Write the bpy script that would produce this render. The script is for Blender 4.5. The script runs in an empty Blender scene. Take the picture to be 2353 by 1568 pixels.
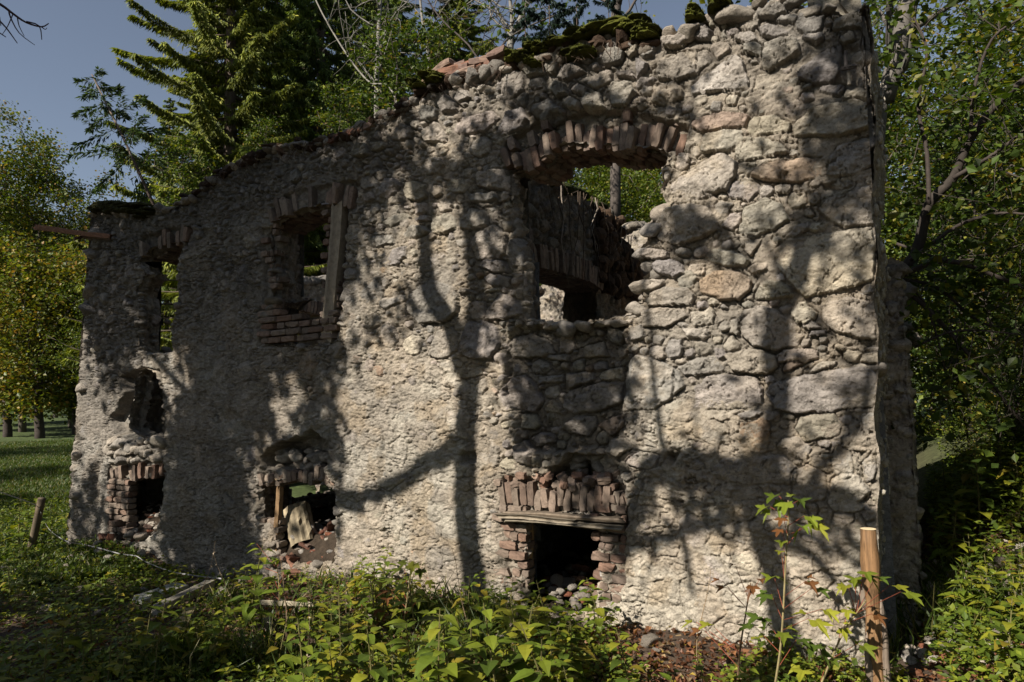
import bpy, math, random
import numpy as np
from mathutils import Vector, Matrix
random.seed(7); rng = np.random.default_rng(7)
sc = bpy.context.scene
PI = math.pi
# ------------------------------------------------------------------ camera
CAM = np.array([0.0, -5.0, 2.0]); FPX = 1569.0      # focal length in pixels of a 2353 px wide picture
def _basis(yaw=30.4, pitch=4.3, roll=1.2):
    y, p, r = map(math.radians, (yaw, pitch, roll))
    fw = np.array([-math.sin(y)*math.cos(p), math.cos(y)*math.cos(p), math.sin(p)])
    rt = np.array([math.cos(y), math.sin(y), 0.0]); up = np.cross(rt, fw)
    return fw, rt*math.cos(r)-up*math.sin(r), up*math.cos(r)+rt*math.sin(r)
FW, RT, UP = _basis()
cd = bpy.data.cameras.new('camera'); co = bpy.data.objects.new('camera', cd); sc.collection.objects.link(co)
cd.sensor_width = 36; cd.lens = 36*FPX/2353; cd.clip_end = 2000; cd.clip_start = 0.05
m3 = Matrix([[RT[i], UP[i], -FW[i]] for i in range(3)])
co.matrix_world = Matrix.Translation(Vector(CAM)) @ m3.to_4x4()
sc.camera = co
def ray(px, py): return FW + RT*(px-1176.5)/FPX - UP*(py-784)/FPX
def W(px, py, y0=0.0):                              # point of the plane y = y0 seen at a pixel
    d = ray(px, py); return CAM + d*((y0-CAM[1])/d[1])
def at(px, dist, z=0.0):                            # ground position in the direction of a pixel column
    d = ray(px, 930).copy(); d[2] = 0; d /= np.linalg.norm(d)
    p = CAM + d*dist; p[2] = z; return p
def XZ(pts): return np.array([W(*p)[[0, 2]] for p in pts])
# ------------------------------------------------------------------ light
SUN = np.array([-0.24, -0.76, 0.62]); SUN /= np.linalg.norm(SUN)
el = math.asin(SUN[2]); az = math.atan2(SUN[0], SUN[1])
w = bpy.data.worlds.new('World'); sc.world = w; w.use_nodes = True
nt = w.node_tree; nt.nodes.clear()
sky = nt.nodes.new('ShaderNodeTexSky'); sky.sky_type = 'NISHITA'; sky.sun_disc = False
sky.sun_elevation = el; sky.sun_rotation = az; sky.air_density = 1.0; sky.dust_density = 0.7; sky.ozone_density = 1.6; sky.altitude = 600
hs = nt.nodes.new('ShaderNodeHueSaturation'); hs.inputs['Saturation'].default_value = 0.72
bg = nt.nodes.new('ShaderNodeBackground'); bg.inputs['Strength'].default_value = 0.054
wo = nt.nodes.new('ShaderNodeOutputWorld')
nt.links.new(sky.outputs[0], hs.inputs['Color']); nt.links.new(hs.outputs[0], bg.inputs[0]); nt.links.new(bg.outputs[0], wo.inputs[0])
sl = bpy.data.lights.new('sun', 'SUN'); sl.energy = 5.0; sl.angle = math.radians(0.45); sl.color = (1.0, 0.915, 0.79)
so = bpy.data.objects.new('sun', sl); sc.collection.objects.link(so)
so.rotation_euler = Vector(SUN).to_track_quat('Z', 'Y').to_euler()
sc.view_settings.view_transform = 'Standard'; sc.view_settings.look = 'None'
sc.view_settings.exposure = 0.92; sc.view_settings.gamma = 1.0
sc.render.engine = 'CYCLES'; sc.cycles.use_denoising = True
sc.cycles.max_bounces = 5; sc.cycles.diffuse_bounces = 3; sc.cycles.transmission_bounces = 3; sc.cycles.transparent_max_bounces = 6
sc.cycles.use_adaptive_sampling = True
# ------------------------------------------------------------------ noise
def _h(ix, iy, s):
    n = (ix.astype(np.int64)*374761393 + iy.astype(np.int64)*668265263 + s*1442695041) & 0xffffffff
    n = ((n ^ (n >> 13))*1274126177) & 0xffffffff
    n = n ^ (n >> 16)
    return (n & 0xffffff)/float(0xffffff)
def vn(x, y, s=0):
    x = np.asarray(x, float); y = np.asarray(y, float)
    ix = np.floor(x); iy = np.floor(y); fx = x-ix; fy = y-iy
    fx = fx*fx*(3-2*fx); fy = fy*fy*(3-2*fy)
    a = _h(ix, iy, s); b = _h(ix+1, iy, s); c = _h(ix, iy+1, s); d = _h(ix+1, iy+1, s)
    return (a+(b-a)*fx)*(1-fy) + (c+(d-c)*fx)*fy
def fbm(x, y, o=4, s=0, g=0.5):
    t = 0; a = 1; n = 0
    for i in range(o):
        t = t + a*vn(x*2**i+i*17.3, y*2**i+i*9.1, s+i); n += a; a *= g
    return t/n
def sm(a, b, x):
    t = np.clip((x-a)/(b-a), 0, 1); return t*t*(3-2*t)
def interp_noise3(V, sc_, s=0):
    return (vn(V[:, 0]*sc_+3.1, V[:, 1]*sc_+V[:, 2]*sc_*0.7, s)+vn(V[:, 2]*sc_+7.7, V[:, 0]*sc_*0.6-V[:, 1]*sc_, s+5))*0.5-0.5
# ------------------------------------------------------------------ objects
COL = sc.collection
def tag(o, label=None, cat=None, group=None, kind=None):
    if label: o['label'] = label
    if cat: o['category'] = cat
    if group: o['group'] = group
    if kind: o['kind'] = kind
    return o
def empty(name, loc=(0, 0, 0), rz=0.0):
    o = bpy.data.objects.new(name, None); COL.objects.link(o); o.location = loc; o.rotation_euler = (0, 0, rz); o.empty_display_size = 0.1
    return o
def mk(name, V, faces, mat, parent=None, col=None, smooth=False, loc=None):
    """faces: list of int arrays (M,k)"""
    me = bpy.data.meshes.new(name); V = np.asarray(V, np.float32)
    faces = [np.asarray(f, np.int32) for f in faces if len(f)]
    nl = sum(f.size for f in faces); nf = sum(len(f) for f in faces)
    me.vertices.add(len(V)); me.vertices.foreach_set('co', V.ravel())
    me.loops.add(nl); me.polygons.add(nf)
    me.loops.foreach_set('vertex_index', np.concatenate([f.ravel() for f in faces]))
    tot = np.concatenate([np.full(len(f), f.shape[1], np.int32) for f in faces])
    st = np.concatenate([[0], np.cumsum(tot)[:-1]]).astype(np.int32)
    me.polygons.foreach_set('loop_start', st); me.polygons.foreach_set('loop_total', tot)
    if col is not None:
        a = me.color_attributes.new('Col', 'FLOAT_COLOR', 'POINT')
        c = np.ones((len(V), 4), np.float32); c[:, :3] = col; a.data.foreach_set('color', c.ravel())
    me.update(calc_edges=True)
    me.polygons.foreach_set('use_smooth', np.full(nf, bool(smooth)))
    me.materials.append(mat)
    o = bpy.data.objects.new(name, me); COL.objects.link(o)
    if parent is not None: o.parent = parent
    if loc is not None: o.location = loc
    return o
def copy_tree(o, parent=None):
    c = o.copy(); COL.objects.link(c)
    if parent is not None: c.parent = parent
    for ch in list(o.children): copy_tree(ch, c)
    return c
class Acc:                                           # collects pieces into ONE mesh
    def __init__(s): s.V = []; s.F = {}; s.C = []; s.n = 0
    def add(s, V, faces, col=None):
        V = np.asarray(V, float).reshape(-1, 3)
        if not isinstance(faces, list): faces = [faces]
        for f in faces:
            f = np.asarray(f, int)
            if f.size: s.F.setdefault(f.shape[1], []).append(f+s.n)
        s.V.append(V); s.n += len(V)
        c = np.empty((len(V), 3)); c[:] = (1, 1, 1) if col is None else col
        s.C.append(c)
    def build(s, name, mat, parent=None, smooth=False, loc=None):
        V = np.concatenate(s.V)
        if loc is not None: V = V-np.asarray(loc)
        return mk(name, V, [np.concatenate(f) for f in s.F.values()], mat, parent, np.concatenate(s.C), smooth, loc)
def tube(acc, P, R, n=6, col=(1, 1, 1), cap=True):
    P = np.asarray(P, float); R = np.broadcast_to(np.asarray(R, float), (len(P),))
    T = np.gradient(P, axis=0); T /= np.linalg.norm(T, axis=1, keepdims=True)+1e-9
    ref = np.array([0.31, 0.2, 0.93]) if abs(T[0, 2]) < 0.8 else np.array([0.95, 0.3, 0.05])
    A = np.cross(T, ref); A /= np.linalg.norm(A, axis=1, keepdims=True)+1e-9
    B = np.cross(T, A)
    th = np.arange(n)*2*PI/n
    V = (P[:, None, :] + R[:, None, None]*(np.cos(th)[None, :, None]*A[:, None, :]+np.sin(th)[None, :, None]*B[:, None, :])).reshape(-1, 3)
    i = np.arange(len(P)-1)[:, None]*n; j = np.arange(n)[None, :]; k = (j+1) % n
    F = np.stack([i+j, i+k, i+n+k, i+n+j], -1).reshape(-1, 4)
    fs = [F]
    if cap: fs += [np.arange(n)[None, ::-1], (np.arange(n)+(len(P)-1)*n)[None, :]]
    acc.add(V, fs, col)
def smooth_path(pts, n=8):
    P = np.asarray(pts, float); t = np.arange(len(P)); u = np.linspace(0, len(P)-1, (len(P)-1)*n+1)
    # catmull-rom
    out = []
    for x in u:
        i = min(int(x), len(P)-2); f = x-i
        p0 = P[max(i-1, 0)]; p1 = P[i]; p2 = P[i+1]; p3 = P[min(i+2, len(P)-1)]
        out.append(0.5*((2*p1)+(-p0+p2)*f+(2*p0-5*p1+4*p2-p3)*f*f+(-p0+3*p1-3*p2+p3)*f**3))
    return np.array(out)
# ------------------------------------------------------------------ materials
def mat_vc(name, rough=0.9, var=0.35, vscale=14.0, fine=90.0, bump=0.4, bdist=0.006, trans=0.0, spec=0.25, dark=None, coords='Object', gain=1.0):
    """colour comes from the mesh's own Col attribute, broken up by procedural noise"""
    m = bpy.data.materials.new(name); m.use_nodes = True; t = m.node_tree; N = t.nodes; L = t.links; N.clear()
    out = N.new('ShaderNodeOutputMaterial'); b = N.new('ShaderNodeBsdfPrincipled')
    b.inputs['Roughness'].default_value = rough; b.inputs['Specular IOR Level'].default_value = spec
    at_ = N.new('ShaderNodeAttribute'); at_.attribute_name = 'Col'
    tc = N.new('ShaderNodeTexCoord'); c = tc.outputs[coords]
    n1 = N.new('ShaderNodeTexNoise'); n1.inputs['Scale'].default_value = vscale; n1.inputs['Detail'].default_value = 6; n1.inputs['Roughness'].default_value = 0.65
    L.new(c, n1.inputs['Vector'])
    mr = N.new('ShaderNodeMapRange'); mr.inputs['From Min'].default_value = 0.3; mr.inputs['From Max'].default_value = 0.7
    mr.inputs['To Min'].default_value = 1-var; mr.inputs['To Max'].default_value = 1+var*0.6
    L.new(n1.outputs['Fac'], mr.inputs['Value'])
    gn = N.new('ShaderNodeVectorMath'); gn.operation = 'SCALE'; gn.inputs['Scale'].default_value = gain; L.new(at_.outputs['Color'], gn.inputs[0]); mx = N.new('ShaderNodeVectorMath'); mx.operation = 'SCALE'; L.new(gn.outputs[0], mx.inputs[0]); L.new(mr.outputs[0], mx.inputs['Scale'])
    cur = mx.outputs[0]
    if dark:                                        # lichen specks: small dark spots of their own shape
        n3 = N.new('ShaderNodeTexNoise'); n3.inputs['Scale'].default_value = dark[0]; n3.inputs['Detail'].default_value = 4; n3.inputs['Roughness'].default_value = 0.7
        L.new(c, n3.inputs['Vector'])
        m3_ = N.new('ShaderNodeMapRange'); m3_.inputs['From Min'].default_value = dark[1]; m3_.inputs['From Max'].default_value = dark[1]+0.1
        m3_.inputs['To Min'].default_value = 1; m3_.inputs['To Max'].default_value = dark[2]
        L.new(n3.outputs['Fac'], m3_.inputs['Value'])
        m4 = N.new('ShaderNodeVectorMath'); m4.operation = 'SCALE'; L.new(cur, m4.inputs[0]); L.new(m3_.outputs[0], m4.inputs['Scale']); cur = m4.outputs[0]
    L.new(cur, b.inputs['Base Color'])
    if bump > 0:
        n2 = N.new('ShaderNodeTexNoise'); n2.inputs['Scale'].default_value = fine; n2.inputs['Detail'].default_value = 8; n2.inputs['Roughness'].default_value = 0.72
        L.new(c, n2.inputs['Vector'])
        bp = N.new('ShaderNodeBump'); bp.inputs['Strength'].default_value = bump; bp.inputs['Distance'].default_value = bdist
        L.new(n2.outputs['Fac'], bp.inputs['Height']); L.new(bp.outputs[0], b.inputs['Normal'])
    if trans > 0:
        tr = N.new('ShaderNodeBsdfTranslucent'); 
        g = N.new('ShaderNodeVectorMath'); g.operation = 'MULTIPLY'; g.inputs[1].default_value = (1.3, 1.35, 0.5); L.new(cur, g.inputs[0])
        L.new(g.outputs[0], tr.inputs['Color'])
        ms = N.new('ShaderNodeMixShader'); ms.inputs[0].default_value = trans
        L.new(b.outputs[0], ms.inputs[1]); L.new(tr.outputs[0], ms.inputs[2]); L.new(ms.outputs[0], out.inputs[0])
    else: L.new(b.outputs[0], out.inputs[0])
    return m
M_STONE = mat_vc('masonry', 0.95, 0.42, 16.0, 34.0, 1.0, 0.030, dark=(60.0, 0.57, 0.45), coords='Object', spec=.12)
M_BRICK = mat_vc('brick', 0.92, 0.4, 18.0, 130.0, 0.6, 0.004, dark=(30.0, 0.6, 0.5), gain=.8)
M_WOOD = mat_vc('weathered_wood', 0.85, 0.35, 20.0, 160.0, 0.5, 0.003)
M_BARK = mat_vc('bark', 0.9, 0.35, 16.0, 60.0, 0.6, 0.006)
M_LEAF = mat_vc('leaf', 0.5, 0.3, 6.0, 90.0, 0.0, 0.003, trans=0.36, spec=0.35, gain=.76)
M_NEEDLE = mat_vc('needles', 0.6, 0.3, 1.2, 90.0, 0.0, 0.003, trans=0.28, spec=0.2, gain=1.1)
M_SOIL = mat_vc('soil', 1.0, 0.5, 7.0, 60.0, 0.8, 0.02, dark=(22.0, 0.55, 0.5))
M_MOSS = mat_vc('moss', 1.0, 0.5, 25.0, 160.0, 1.0, 0.012)
M_IRON = mat_vc('rusty_iron', 0.75, 0.4, 30.0, 140.0, 0.5, 0.002, spec=0.4)
M_TAPE = mat_vc('fence_tape', 0.6, 0.1, 30.0, 140.0, 0.0, 0.002)
# ------------------------------------------------------------------ masonry generator
def poly_sd(X, Z, poly):
    """signed distance to polygon, positive inside"""
    P = np.asarray(poly, float); d2 = np.full(X.shape, 1e9); ins = np.zeros(X.shape, bool)
    for i in range(len(P)):
        a = P[i]; b = P[(i+1) % len(P)]; e = b-a
        wx = X-a[0]; wz = Z-a[1]
        t = np.clip((wx*e[0]+wz*e[1])/(e@e+1e-12), 0, 1)
        dx = wx-e[0]*t; dz = wz-e[1]*t; d2 = np.minimum(d2, dx*dx+dz*dz)
        c = ((a[1] <= Z) != (b[1] <= Z))
        xi = a[0]+(Z-a[1])/(e[1] if abs(e[1]) > 1e-12 else 1e-12)*e[0]
        ins ^= c & (X < xi)
    d = np.sqrt(d2); return np.where(ins, d, -d)
STONE_C = np.array([[0.39, 0.348, 0.295], [0.365, 0.328, 0.284], [0.415, 0.366, 0.308], [0.33, 0.302, 0.268], [0.395, 0.342, 0.285], [0.30, 0.277, 0.252]])
MORTAR_C = np.array([0.395, 0.342, 0.277])
def masonry(xs, zs, sizef, plasterf, traced=(), avoid=(), seed=1, tries=(260, 900, 5200, 12000), prot=1.0, area=None, flat=1.8):
    """height field (metres, towards the viewer) and colour of rubble masonry on a grid; xs, zs ascending"""
    r = np.random.default_rng(seed)
    X, Z = np.meshgrid(xs, zs); nz, nx = X.shape
    pl = plasterf(X, Z)
    # mortar: rough, flaking in thin beds
    n1 = fbm(X*5.0, Z*9.0, 4, seed+1); n2 = fbm(X*22, Z*48, 3, seed+2); n3 = fbm(X*70, Z*90, 2, seed+3)
    t = fbm(X*7+n2*1.2, Z*17+n1*1.5, 3, seed+4)*9; f = np.floor(t); ter = f+sm(0.72, 1.0, t-f)
    n4 = fbm(X*31+n1*4, Z*52+n1*3, 3, seed+41); t3 = n4*5; f3 = np.floor(t3)
    chip = f3+sm(0.8, 1.0, t3-f3)-2.5
    patch = sm(.35, .65, fbm(X*2.3, Z*2.3, 3, seed+43))
    mort = -0.024*(1-pl)+0.016*pl + (n1-0.5)*0.040 + (ter-4.5)*0.0026*(0.15+patch)*(0.5+pl) + chip*0.0050*(.25+.95*sm(.38, .62, fbm(X*1.6, Z*1.6, 3, seed+69))) + (n2-0.5)*0.016 + (n3-0.5)*0.011
    cr1 = np.abs(fbm(X*2.6+n2*.5, Z*5.2+n1*.8, 4, seed+47)-.5); cr2 = np.abs(fbm(X*4.2+n1, Z*6.2, 4, seed+49)-.5)
    mort = mort-(.036*sm(.016, .0, cr1)+.030*sm(.014, 0, cr2))*sm(.36, .5, fbm(X*1.7, Z*1.7, 2, seed+48))
    H = mort.copy(); CI = np.zeros(X.shape+(3,)); dirt = fbm(X*1.1, Z*1.4, 4, seed+9); 
    CI[:] = MORTAR_C*((0.8+0.35*fbm(X*12, Z*12, 3, seed+6))*(.74+.26*pl))[..., None]
    # occupancy
    g = 0.014; ox, oz = xs[0]-0.1, zs[0]-0.1; gw = int((xs[-1]-xs[0]+0.2)/g)+2; gh = int((zs[-1]-zs[0]+0.2)/g)+2
    occ = np.zeros((gh, gw), bool); GX, GZ = np.meshgrid(ox+np.arange(gw)*g, oz+np.arange(gh)*g)
    for p in avoid: occ |= poly_sd(GX, GZ, p) > -0.01
    stones = []
    for s in traced:
        P = np.asarray(s[0], float); stones.append((P, s[1] if len(s) > 1 else 0.06))
        bb = [int((P[:, 0].min()-ox)/g)-1, int((P[:, 0].max()-ox)/g)+2, int((P[:, 1].min()-oz)/g)-1, int((P[:, 1].max()-oz)/g)+2]
        bb = [max(0, b) for b in bb]
        sl_ = (slice(bb[2], bb[3]), slice(bb[0], bb[1])); occ[sl_] |= poly_sd(GX[sl_], GZ[sl_], P) > -0.004
    S = sizef(GX, GZ)
    for ps, (lo, hi) in enumerate(((0.95, 1.5), (0.6, 0.95), (0.33, 0.6), (0.18, 0.33))):
        A = (xs[-1]-xs[0])*(zs[-1]-zs[0])/45.0
        for k in range(int(tries[ps]*max(A, 0.02))):
            gi = r.integers(2, gh-2); gj = r.integers(2, gw-2)
            if occ[gi, gj]: continue
            s = S[gi, gj]
            if s <= 0: continue
            a = s*r.uniform(lo, hi); asp = r.uniform(1.0, flat) if r.random() < 0.8 else r.uniform(0.7, 1.1); b = a/asp
            rot = r.normal(0, 0.22)
            ra = int(a*0.8/g); rb = max(1, int(b*0.8/g))
            y0, y1, x0, x1 = gi-rb, gi+rb+1, gj-ra, gj+ra+1
            if y0 < 0 or x0 < 0 or y1 > gh or x1 > gw: continue
            if occ[y0:y1, x0:x1].mean() > (.05, .07, .09, .11)[ps]: continue
            k_ = r.integers(6, 10); th = np.sort(np.arange(k_)*2*PI/k_+r.normal(0, 0.22, k_)); rr = r.uniform(0.86, 1.08, k_)
            ex = 0.72                                   # squarish superellipse
            c_, s_ = np.cos(th), np.sin(th)
            px_ = np.sign(c_)*np.abs(c_)**ex*a*rr; pz_ = np.sign(s_)*np.abs(s_)**ex*b*rr
            P = np.stack([px_*math.cos(rot)-pz_*math.sin(rot)+ox+gj*g, px_*math.sin(rot)+pz_*math.cos(rot)+oz+gi*g], 1)
            stones.append((P, None))
            fy, fx = max(0, gi-int(b*1.3/g)-1), max(0, gj-int(a*1.3/g)-1)
            sl_ = (slice(fy, gi+int(b*1.3/g)+2), slice(fx, gj+int(a*1.3/g)+2))
            occ[sl_] |= poly_sd(GX[sl_], GZ[sl_], P) > -0.002
    surf = (fbm(X*26, Z*34, 4, seed+21)-0.5)*0.020+(fbm(X*7, Z*9, 3, seed+22)-0.5)*0.022+(fbm(X*75, Z*85, 2, seed+25)-0.5)*0.008
    t2 = fbm(X*9+2, Z*15, 3, seed+23)*6; f2 = np.floor(t2); surf = surf+(f2+sm(0.85, 1.0, t2-f2)-3)*0.0065
    ck = np.abs(fbm(X*6+n1, Z*9+n2, 3, seed+27)-.5); surf = surf-0.026*sm(.014, .0, ck)
    dom = (fbm(X*12, Z*12, 5, seed+31, .62)-0.5)*0.042; dom2 = (fbm(X*12, Z*12, 5, seed+37, .62)-0.5)*0.042
    gv = sm(.30, .50, fbm(X*5, Z*5, 3, seed+67)); GR = np.zeros(X.shape)
    for P, pk in stones:
        c = P.mean(0); sz = math.sqrt(np.prod(P.max(0)-P.min(0)))*0.5
        m_ = 0.03
        i0, i1 = np.searchsorted(zs, [P[:, 1].min()-m_, P[:, 1].max()+m_]); j0, j1 = np.searchsorted(xs, [P[:, 0].min()-m_, P[:, 0].max()+m_])
        if i1-i0 < 2 or j1-j0 < 2: continue
        sl_ = (slice(i0, i1), slice(j0, j1)); k_d = min(1.0, sz/0.07)
        x = X[sl_]+dom[sl_]*k_d; z = Z[sl_]+dom2[sl_]*k_d
        # convex outline: half planes of the polygon's edges
        hs_ = []; dmin = None
        for i in range(len(P)):
            a = P[i]; b = P[(i+1) % len(P)]; e = b-a; l = math.hypot(*e)
            if l < 1e-4: continue
            nx_, nz_ = e[1]/l, -e[0]/l
            if (c[0]-a[0])*nx_+(c[1]-a[1])*nz_ > 0: nx_, nz_ = -nx_, -nz_
            d = -((x-a[0])*nx_+(z-a[1])*nz_)            # >0 inside
            dmin = d if dmin is None else np.minimum(dmin, d)
            hs_.append(d*(r.uniform(4.0, 9.0) if (pk is not None or r.random() < .85) else r.uniform(.8, 1.6))-.014)
        peak = pk*.58 if pk is not None else (0.014+0.13*min(sz, 0.13))*r.uniform(0.2, 1.35)
        base = float(mort[min(i0+(i1-i0)//2, nz-1), min(j0+(j1-j0)//2, nx-1)])
        if pk is None: peak = peak*(1-0.40*float(pl[min(i0+(i1-i0)//2, nz-1), min(j0+(j1-j0)//2, nx-1)]))
        peak *= prot
        for q in range(3):
            a_ = r.uniform(0, 2*PI); tl = r.uniform(0.02, 0.16) if r.random() < .7 else r.uniform(.2, .5)
            hs_.append(peak - tl*((x-c[0])*math.cos(a_)+(z-c[1])*math.sin(a_)) + r.uniform(0, 0.3)*sz*tl)
        hs_ = np.array(hs_)+0.0
        K = 320.0 if sz > 0.06 else 420.0
        h = -np.log(np.exp(-K*np.clip(hs_, -.2, .6)).sum(0))/K - 0.010 + surf[sl_]*min(1.0, 0.35+sz/0.12)
        GR[sl_] = np.maximum(GR[sl_], sm(.0085, .0, np.abs(dmin+.002))*r.uniform(.35, 1.0)*min(1, .4+sz/.08))
        cur = H[sl_]; mk_ = h > cur
        H[sl_] = np.where(mk_, h, cur)
        cc = STONE_C[r.integers(len(STONE_C))]*r.uniform(0.82, 1.12)*np.array([1, r.uniform(0.97, 1.02), r.uniform(0.92, 1.05)])
        if r.random() < 0.03: cc = cc*np.array([1.0, 0.86, 0.74])
        CI[sl_] = np.where(mk_[..., None], cc*(0.85+0.3*vn(x*9, z*9, int(c[0]*99)))[..., None], CI[sl_])
    H = H-GR*gv*(.042-.014*pl)
    CI *= (0.70+0.58*dirt)[..., None]
    q1 = sm(.52, .68, fbm(X*2.1+5, Z*1.3, 4, seed+61))[..., None]*.35; CI = CI*(1-q1)+np.array([.245, .235, .215])*q1*(.7+.6*n1[..., None])
    q2 = sm(.50, .66, fbm(X*3.1, Z*3.6+9, 4, seed+63))[..., None]*.62*pl[..., None]; CI = CI*(1-q2)+np.array([.47, .44, .375])*q2
    q3 = sm(.56, .70, fbm(X*4.1+3, Z*4.4, 4, seed+65))[..., None]*(.15+.35*pl[..., None]); CI = CI*(1-q3)+np.array([.36, .275, .175])*q3
    return X, Z, H, np.clip(CI, 0.02, 0.8), stones
def grid_faces(nz, nx, keep=None):
    i, j = np.meshgrid(np.arange(nz-1), np.arange(nx-1), indexing='ij')
    F = np.stack([i*nx+j, i*nx+j+1, (i+1)*nx+j+1, (i+1)*nx+j], -1)
    if keep is not None: F = F[keep]
    return F.reshape(-1, 4)
def compact(V, F, C):
    u = np.unique(F); mp = np.full(len(V), -1); mp[u] = np.arange(len(u)); return V[u], mp[F], C[u]
# icosphere template
import bmesh
def ico(sub):
    bm = bmesh.new(); bmesh.ops.create_icosphere(bm, subdivisions=sub, radius=1.0)
    V = np.array([v.co[:] for v in bm.verts]); F = np.array([[v.index for v in f.verts] for f in bm.faces]); bm.free(); return V, F
ICO3 = ico(3); ICO2 = ico(2); ICO4 = ico(4)
def rock(acc, c, size, r, col=None, T=ICO3, rot=None, k=8):
    D, F = T
    n = r.normal(size=(k, 3)); n /= np.linalg.norm(n, axis=1, keepdims=True); n = np.concatenate([n, -n[:3]])
    b = r.uniform(0.58, 0.95, len(n)); dots = np.maximum(D@n.T, 1e-3); q = b/dots
    rad = (np.minimum(q, 9)**-22.0).sum(1)**(-1/22.0); rad = np.minimum(rad, 1.2)
    V = D*rad[:, None]*np.asarray(size)
    a = r.uniform(0, PI) if rot is None else rot
    ca, sa = math.cos(a), math.sin(a); tx = r.normal(0, 0.25); ct, st = math.cos(tx), math.sin(tx)
    V = V@np.array([[ca, sa, 0], [-sa, ca, 0], [0, 0, 1]])@np.array([[1, 0, 0], [0, ct, st], [0, -st, ct]])
    V = V+D*(interp_noise3(V+r.uniform(0, 9), 14.0/ (0.4+6*max(size)))*0.22*min(size))[:, None]+D*(interp_noise3(V+3.3, 45.0/(0.4+6*max(size)))*0.10*min(size)+interp_noise3(V+7.7, 110.0/(0.4+6*max(size)))*0.05*min(size))[:, None]
    if col is None: col = STONE_C[r.integers(len(STONE_C))]*r.uniform(0.75, 1.1)
    acc.add(V+np.asarray(c), [F], col)
# chamfered brick template
def _brick():
    bm = bmesh.new(); bmesh.ops.create_cube(bm, size=1.0)
    bmesh.ops.subdivide_edges(bm, edges=bm.edges[:], cuts=3, use_grid_fill=True)
    V = np.array([v.co[:] for v in bm.verts]); bm.verts.index_update(); F = np.array([[v.index for v in f.verts] for f in bm.faces]); bm.free(); return V, F
BRK = _brick()   # subdivided block
BRICK_C = np.array([[0.26, 0.105, 0.065], [0.22, 0.10, 0.07], [0.30, 0.13, 0.08], [0.24, 0.15, 0.115], [0.30, 0.20, 0.155], [0.19, 0.12, 0.10]])
def unit_(v): return v/np.linalg.norm(v)
def brick(acc, c, axes, size, r, col=None, wear=0.006, dull=0.3):
    """axes: rows are the brick's three unit directions; size along them"""
    V, F = BRK; V = np.clip(V, -0.5, 0.5)*1.0
    s = np.asarray(size, float); P = V*s
    # round off the corners, chip the edges
    q = np.abs(V)*2; e = (q > 0.9).sum(1)
    sh = np.where(e >= 3, 0.0045, np.where(e == 2, 0.0018, 0.0))
    P = P-np.sign(V)*(q > 0.9)*sh[:, None]*r.uniform(0.6, 1.8, (len(P), 1)) + r.normal(0, wear*0.35, P.shape)
    for _c in range(r.integers(0, 3)):                # chipped corners
        cn = np.sign(r.normal(size=3)); dd_ = unit_(cn*r.uniform(.3, 1, 3)/s); lim = np.abs(s/2*cn)@np.abs(dd_)*r.uniform(.62, .9); ex_ = np.maximum(0, P@dd_-lim); P = P-ex_[:, None]*dd_
    if r.random() < 0.3:                              # a broken end
        P = P-np.maximum(0, (P@np.array([1, r.uniform(-.6, .6), r.uniform(-.6, .6)])-s[0]*0.33))[:, None]*np.array([0.9, 0, 0])
    if col is None:
        col = BRICK_C[r.integers(len(BRICK_C))]*r.uniform(0.75, 1.15); col = col*(1-dull)+np.array([0.215, 0.185, 0.15])*dull*r.uniform(0.6, 1.4)
    acc.add(P@np.asarray(axes, float)+np.asarray(c), [F], col)
def box_axes(rx=0, ry=0, rz=0):
    return np.array((Matrix.Rotation(rz, 3, 'Z')@Matrix.Rotation(ry, 3, 'Y')@Matrix.Rotation(rx, 3, 'X')).transposed())
# ================================================================== the ground
def gz(x, y):
    x = np.asarray(x, float); y = np.asarray(y, float)
    b = np.interp(x, [-60, -11, -9.9, -8.4, -7, -5, -3.3, -1.94, -0.3, 0.3, 3], [0.1, -0.1, -0.08, 0.02, 0.0, 0.13, 0.2, 0.3, 0.17, 0.25, 0.6])
    w_ = sm(-3.5, 0.0, y)*(1-sm(0.0, 3.0, y)*sm(-9, -11, x))
    z = b*w_ + (1-w_)*np.interp(x, [-60, -12, -6, 0, 4], [0.1, -0.15, 0.0, 0.12, 0.5])
    z = z+0.30*np.clip(x-0.2, 0, 2.0)*sm(-1, 3, y)+0.45*sm(0.6, 2.4, y)*sm(-0.6, 0.3, x)
    z = z+(fbm(x*0.9, y*0.9, 3, 51)-0.5)*0.12*sm(60, 10, np.abs(x))+(fbm(x*4, y*4, 3, 52)-0.5)*0.06
    far = np.hypot(x-CAM[0], y-CAM[1])
    return z+0.022*np.maximum(0, far-45)+0.25*np.exp(-((x+9.0)/1.2)**2-((y-0.1)/0.45)**2)+0.12*np.exp(-((x+5.4)/0.9)**2-((y-0.1)/0.5)**2)-0.22*np.exp(-((x+2.55)/0.55)**2-((y-0.1)/0.55)**2)
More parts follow.
